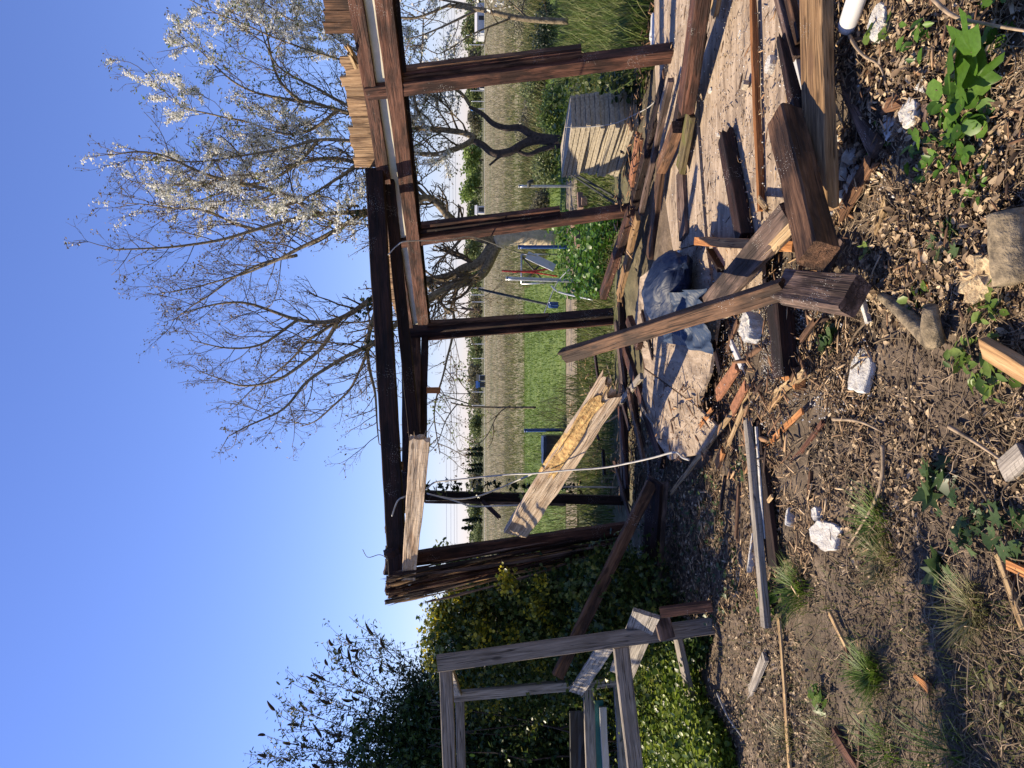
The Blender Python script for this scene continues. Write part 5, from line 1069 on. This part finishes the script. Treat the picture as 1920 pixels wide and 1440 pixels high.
# grass tufts
def tuft(px, py, n, h, spread, label, cols=((.05,.10,.012),(.10,.18,.02),(.20,.28,.06)), flat=.6):
    c = Gh(px, py, 0); C = np.stack([rng.normal(c.x, spread, n), rng.normal(c.y, spread, n), np.full(n, c.z)], -1); s = rng.uniform(.4,1.2,n)*h
    yaw = np.arctan2(C[:,1]-c.y, C[:,0]-c.x)-np.pi/2+rng.normal(0,.5,n); cz, sz = np.cos(yaw), np.sin(yaw); Z = np.zeros(n); O = np.ones(n)
    R = np.stack([np.stack([cz,-sz,Z],-1), np.stack([sz,cz,Z],-1), np.stack([Z,Z,O],-1)], 1); sh = (BLADE[0]*np.array([1,1.6,flat]), BLADE[1])
    o = link('grass_tuft', fmesh('grass_tuft', *batch(sh, C, s, R=R, aspect=(.0045/h,1,1))), leafmat('tuft_blade', list(cols), .4, .5)); tag(o, label, 'grass tuft', 'grass tufts on the soil')
DRYG = ((.10,.12,.03),(.22,.21,.09),(.36,.32,.18))
tuft(1640,1265, 420, .13, .03, 'bright green grass tuft alone on bare soil'); tuft(1650,985, 300, .11, .045, 'grass tuft in front of the largest foam slab'); tuft(1660,1050, 260, .11, .05, 'dry yellowish tuft beside the bright one', DRYG)
tuft(1500,1105, 420, .14, .05, 'grass tuft near the end of the ribbed batten'); tuft(1830,1150, 260, .12, .035, 'flattened dull tuft on the near soil', DRYG); tuft(1665,1410, 150, .15, .05, 'grass tuft at the left edge by the pointed stick'); tuft(1790,1430, 150, .16, .06, 'nearest grass tuft at the left edge')
tuft(1480,1390, 150, .12, .05, 'yellowish tuft by the outer half of the pale stick', DRYG); tuft(1560,1400, 150, .12, .05, 'tuft behind the dark red splinter', DRYG)
# leafy seedlings
def plant(px, py, n, size, spread, h, shape, cols, label, name='weed_plant', tilt=.6, cat='plant'):
    c = Gh(px, py, 0); e = empty(name, c.to_tuple(), label, cat); C = []; L = []
    for i in range(n):
        a = random.uniform(0, math.tau); r = spread*random.random()**.6; p = np.array([c.x+math.cos(a)*r, c.y+math.sin(a)*r, c.z+h*random.uniform(.25,1)]); C.append(p)
        if i % 2 == 0: L.append((np.array([[c.x+math.cos(a)*r*.2, c.y+math.sin(a)*r*.2, c.z], [(c.x*.4+p[0]*.6), (c.y*.4+p[1]*.6), c.z+(p[2]-c.z)*.7], p]), np.array([.003,.002,.0015])))
    link('leaves', fmesh('leaves', *batch(shape, np.array(C), rng.uniform(.6,1.3,n)*size, tilt)), leafmat(name+'_leaf', cols, .4, .4), e)
    V, F = tubes(L, 4); link('stem', fmesh('stem', V, F), MT['twig'], e)
G1 = [(.04,.10,.012),(.09,.19,.025),(.17,.30,.05)]; G2 = [(.06,.12,.02),(.14,.22,.04),(.26,.34,.09)]; GI = [(.03,.065,.02),(.07,.12,.04),(.13,.19,.08)]
plant(1782,268, 46, .05, .13, .09, LEAF, G1, 'cluster of bright nettle like leaves in the middle of the litter'); plant(1840,180, 40, .055, .11, .10, ROUND, G1, 'round leaved weed below the maple seedling'); plant(1745,80, 22, .045, .08, .08, LEAF, G1, 'small nettle left of the maple seedling')
plant(1835,250, 36, .045, .10, .07, ROUND, G1, 'low leafy weed beside the nettle cluster'); plant(1875,690, 46, .05, .10, .05, LEAF, G2, 'fresh green weed near the thick tan plank end'); plant(1815,665, 22, .045, .06, .05, LEAF, G2, 'small sprig between the branch and the plank end'); plant(1740,570, 26, .045, .07, .05, LEAF, G2, 'green sprig inside the fork of the grey branch')
plant(1875,560, 22, .05, .07, .05, LEAF, G2, 'sprig on the crumbling stump'); plant(1640,470, 14, .035, .03, .06, LEAF, G2, 'tiny bright seedling below the big beam'); plant(1795,440, 22, .06, .09, .05, IVY, GI, 'ivy patch beside the sawn log'); plant(1560,635, 22, .045, .06, .04, ROUND, GI, 'small round leaved plant among foam beads')
plant(1770,900, 10, .09, .07, .05, IVY, GI, 'ivy sprig upright on the soil centre'); plant(1770,1080, 8, .09, .06, .03, IVY, GI, 'ivy sprig near the long shadow'); plant(1820,985, 26, .045, .10, .05, IVY, GI, 'trailing pale ivy on the near soil'); plant(1670,60, 10, .05, .06, .06, ROUND, G2, 'light green leaves over the crumpled foam')
plant(1660,260, 26, .04, .06, .05, LEAF, G2, 'yellow green sprout behind the torn brown board'); plant(1450,1130, 40, .045, .09, .07, ROUND, G1, 'leafy weed at the end of the ribbed batten'); plant(1545,1310, 18, .05, .07, .04, IVY, G2, 'pale weed on the soil by the short split sticks'); plant(1900,990, 22,.05,.09,.05, IVY, GI, 'ivy at the very near edge of the soil')
plant(1845,330, 36, .04, .10, .06, LEAF, G1, 'leafy patch between nettles and ivy'); plant(1880,60, 24, .045, .11, .07, ROUND, G1, 'weed under the long straight pale stem'); plant(1400,870, 24, .04, .10, .05, IVY, GI, 'ivy bits over the litter above the ribbed batten'); plant(1440,600+350, 18, .04, .08, .04, IVY, GI, 'ivy bits beside the flaking dark board'); plant(1895,1330, 30, .03, .12, .03, LEAF, DRYG, 'low dull moss like weed at the near left corner')
# maple seedling: big lobed leaves
def maple():
    c = Gh(1815,120,0); e = empty('maple_seedling', c.to_tuple(), 'maple seedling with large pointed lobed green leaves', 'plant'); m = leafmat('maple_leaf', [(.05,.12,.012),(.08,.18,.02),(.12,.22,.03)], .45, .45); st = []
    tips = [(0,1.0),(.62,.62),(.72,.05),(-.62,.62),(-.72,.05)]; prof = []
    out = [(0,-.15),(.25,-.25),(.55,-.2),(.85,-.05),(.62,.12),(.52,.22),(.80,.45),(.85,.72),(.55,.58),(.35,.42),(.30,.62),(.22,.85),(0,1.2)]; full = out+[(-x,y) for x,y in out[::-1][1:-1]]
    for (px, py, s, yw, tx, ty, h) in ((1780,108,.075,2.4,.5,.3,.16),(1822,98,.085,-.9,.3,-.5,.19),(1795,140,.085,2.9,.5,.2,.15),(1830,150,.065,-1.9,.2,.4,.13),(1800,75,.05,1,.4,.3,.13)):
        s *= 1.3; V = [(0,0,0)]+[(x, y, -.12*(x*x+y*y)+.04*math.sin(x*9)*math.cos(y*9)) for x, y in full]; n = len(full)
        V += [(x*.5, y*.5, .05-.05*(x*x+y*y)) for x, y in full]
        F = [(0, 1+n+i, 1+n+(i+1) % n) for i in range(n)]+[(1+n+i, 1+i, 1+(i+1) % n, 1+n+(i+1) % n) for i in range(n)]; p = Gh(px, py, h)
        link('lobed_leaf', fmesh('lobed_leaf', [(x*s,y*s,z*s) for x,y,z in V], F, smooth=True), m, e, Matrix.Translation(p) @ Matrix.Rotation(yw,4,'Z') @ Matrix.Rotation(tx,4,'X') @ Matrix.Rotation(ty,4,'Y')); st.append((np.array([tuple(c), tuple((c+p)/2+Vector((0,0,.02))), tuple(p)]), np.array([.004,.003,.002])))
    V, F = tubes(st, 5); link('stem', fmesh('stem', V, F), MT['twig'], e)
maple()

# litter in the shade left of the floor
PS = [(1175,700),(1180,900),(1230,1150),(1345,1180),(1400,1130),(1345,880),(1262,865)]
stuff('shade_litter', batch(CURL, scat(PS, 3800, .012), rng.uniform(.012,.04,3800), .5), DRY, 'dry leaves in the shade left of the shed floor', 'leaf litter')
chips('shade_splinters', PS, 900, 'splinters in the shade left of the shed floor', .02, .14)
weeds('shade_ivy', PS, 700, .035, GI, 'small ivy leaves in the shade left of the shed floor', .05, IVY)
lying_twigs('shade_twigs', PS, 220, 'twigs in the shade left of the shed floor', .1, .4, .004)
PL_ = [(1340,1150),(1330,1300),(1400,1500),(1560,1500),(1500,1200),(1400,1120)]
stuff('left_litter', batch(CURL, scat(PL_, 2200, .01), rng.uniform(.008,.03,2200), .5), DRY, 'sparse dry leaves on the soil left of the batten', 'leaf litter')
blades('thin_grass', scat([(1335,1200),(1330,1500),(1990,1500),(1990,1150),(1560,1050)], 2600), .045, .0035, [(.08,.12,.02),(.18,.20,.06),(.34,.30,.16)], 'thin short grass and moss on the near soil', tilt=.7)
crumbs(14000, [(1330,1120),(1330,1500),(1990,1500),(1990,900),(1640,900),(1480,1120)], .002, .009, 'fine_crumbs', MT['soil'], 'fine gritty crumbs on the near soil')
for i, (px, py, Y, rx, rz, cs, lb) in enumerate([(1015,150,15.5,.55,.42,GR,'rounded leafy bush on the rough ground left of the first post'),(1035,60,13.5,.45,.35,DG,'dark low bush right of the first post'),(1000,225,17,.5,.4,BR,'twiggy brown green bush behind the twisted trunks'),(1030,300,13.5,.45,.32,GR,'leafy bush beside the twisted trunks'),(985,20,19,.8,.5,BR,'tall twiggy bush at the far right edge'),(1040,205,12.8,.35,.3,WG,'small bright bush above the slab stack'),(1015,395,15,.35,.3,BR,'small dull bush next to the second post')]):
    c_ = Wp(px, py, Y); hedge('garden_bush', lb, (lambda c_=c_, rx=rx, rz=rz: blob_shell([((c_.x+dx*rx, c_.y+dy*rx, max(.15, c_.z+dz*rz)), (rx*.6, rx*.6, rz*.7)) for dx, dy, dz in ((0,0,.1),(.7,.2,-.2),(-.7,0,-.3),(.3,-.4,-.4),(-.3,.3,.4))], 3200, .35, .5)), cs, .05, LEAF, 'bush', stems=stems_for(c_.x-rx, c_.x+rx, c_.y-.2, c_.y+.2, 22, c_.z+rz, .008))
# broken boards in the dark heap behind and left of the floor
ORD = ['first','second','third','fourth','fifth','sixth','seventh','eighth','ninth','tenth','eleventh','twelfth','thirteenth','fourteenth','fifteenth','sixteenth','seventeenth','eighteenth']
for i in range(18):
    px = random.uniform(1120,1235); py = 985-18*i+random.uniform(-6,6); a_ = random.gauss(1.4,.5); L_ = random.uniform(.25,.8); p0 = Gp(px, py, random.uniform(.05,.16)); p1 = p0+Vector((math.sin(a_)*L_, math.cos(a_)*L_*.6, random.uniform(-.03,.14)))
    m_ = ['dark','brown','dark','grey_brown','red'][i % 5]; cw = {'dark':'near black','brown':'brown','grey_brown':'greyish','red':'red brown'}[m_]
    timber('broken_board', p0, p1, random.uniform(.04,.10), random.uniform(.012,.03), m_, ORD[i]+' from the left post among the broken boards in the shaded heap, '+cw, 'broken board', group='broken boards in the shaded heap', rag0=.04, rag1=.05, splint=2)
for i, (a_, b_, w_, m_, l_) in enumerate([((1352,700,.16),(1338,640,.15),.04,'dark','dark sliver between the bin liner and the rust coloured strip'),((1370,640,.15),(1392,690,.14),.035,'plastic','white flaking strip lying across the foam beads'),((1385,600,.15),(1362,660,.14),.03,'brown','brown splint on the floor edge under the leaning board'),((1450,740,.13),(1510,700,.11),.035,'pale','yellow splint crossing at the end of the sunken beam'),((1400,720,.15),(1372,772,.14),.06,'rust','second rust coloured strip, lower in the rubble'),((1440,770,.12),(1475,725,.12),.03,'tan','tan splint by the head of the ribbed batten'),((1500,640,.12),(1530,600,.11),.03,'brown','brown splint right of the sunken beam among beads'),((1336,765,.13),(1312,800,.12),.03,'orange','small orange splint on the left part of the floor'),((1540,520,.12),(1500,512,.14),.04,'dark','dark splint in the gap under the big squared beam'),((1580,450,.08),(1545,520,.10),.03,'grey_brown','greyish splint below the big squared beam'),((1385,905,.08),(1380,1010,.07),.03,'brown','brown lath above the ribbed batten'),((1360,890,.08),(1350,960,.08),.035,'dark','dark lath in the shade above the ribbed batten'),((1545,790,.05),(1500,850,.06),.02,'red','reddish lath slanting below the flaking board'),((1520,880,.05),(1516,940,.05),.022,'brown','brown lath beside the thin foam finger')]):
    lay('broken_lath', a_, b_, w_, .014, m_, l_, rag0=.03, rag1=.03, splint=3)
tb = (-4.9,7.0,0); e = empty('added_shade_tree', tb, 'small leafy tree added unseen left of the grey frame to shade the ground', 'tree')  # unseen tree added left of view to shade the ground beside the floor
link('trunk', fmesh('trunk', *tubes([(np.array([tb,(-4.85,6.95,1.3),(-4.7,6.9,2.6),(-4.5,6.8,3.6)]), np.array([.10,.08,.06,.03])), (np.array([(-4.85,6.95,1.3),(-5.3,8.0,3.0),(-6.4,9.5,4.8)]), np.array([.07,.05,.02]))], 12), smooth=True), MT['bark'], e)
C = blob_shell([((-4.35,6.6,3.5),(.62,.85,.5)), ((-4.85,7.5,3.4),(.6,.8,.5)), ((-6.5,9.6,4.9),(.75,1.0,.6))], 12000, .3, .3)
link('crown', fmesh('crown', *batch(LEAF, C, rng.uniform(.06,.12,len(C)), 1.2)), leafmat('shade_tree_leaf', DG, .15), e)
# unseen bough added at the left, shaped to cast the near soil's shadow
gp_ = [Gh(1738,1050), Gh(1762,1160), Gh(1775,1260), Gh(1800,1360), Gh(1838,1440), Gh(1850,1540)]
bo = [p+sd*(2.9+.12*i) for i, p in enumerate(gp_)]; bt = empty('added_shadow_bough', (bo[-1].x-1.2, bo[-1].y-.1, 0), 'bent bough added unseen just outside the left edge to shade the near soil', 'tree')
q_ = catmull([tuple(p) for p in bo]+[(bo[-1].x-.6, bo[-1].y-.05, 1.3), (bo[-1].x-1.1, bo[-1].y-.1, .5), (bo[-1].x-1.2, bo[-1].y-.1, 0)], 6)
link('trunk', fmesh('trunk', *tubes([(q_, np.linspace(.03,.07,len(q_)))], 8), smooth=True), MT['bark'], bt)
C = np.concatenate([np.array(tuple(p))+rng.normal(0,.055,(70,3)) for p in bo]); link('leaves', fmesh('leaves', *batch(ROUND, C, rng.uniform(.03,.06,len(C)), 1.2)), leafmat('bough_leaf', GR, .2), bt)
print('objects', len(bpy.data.objects))
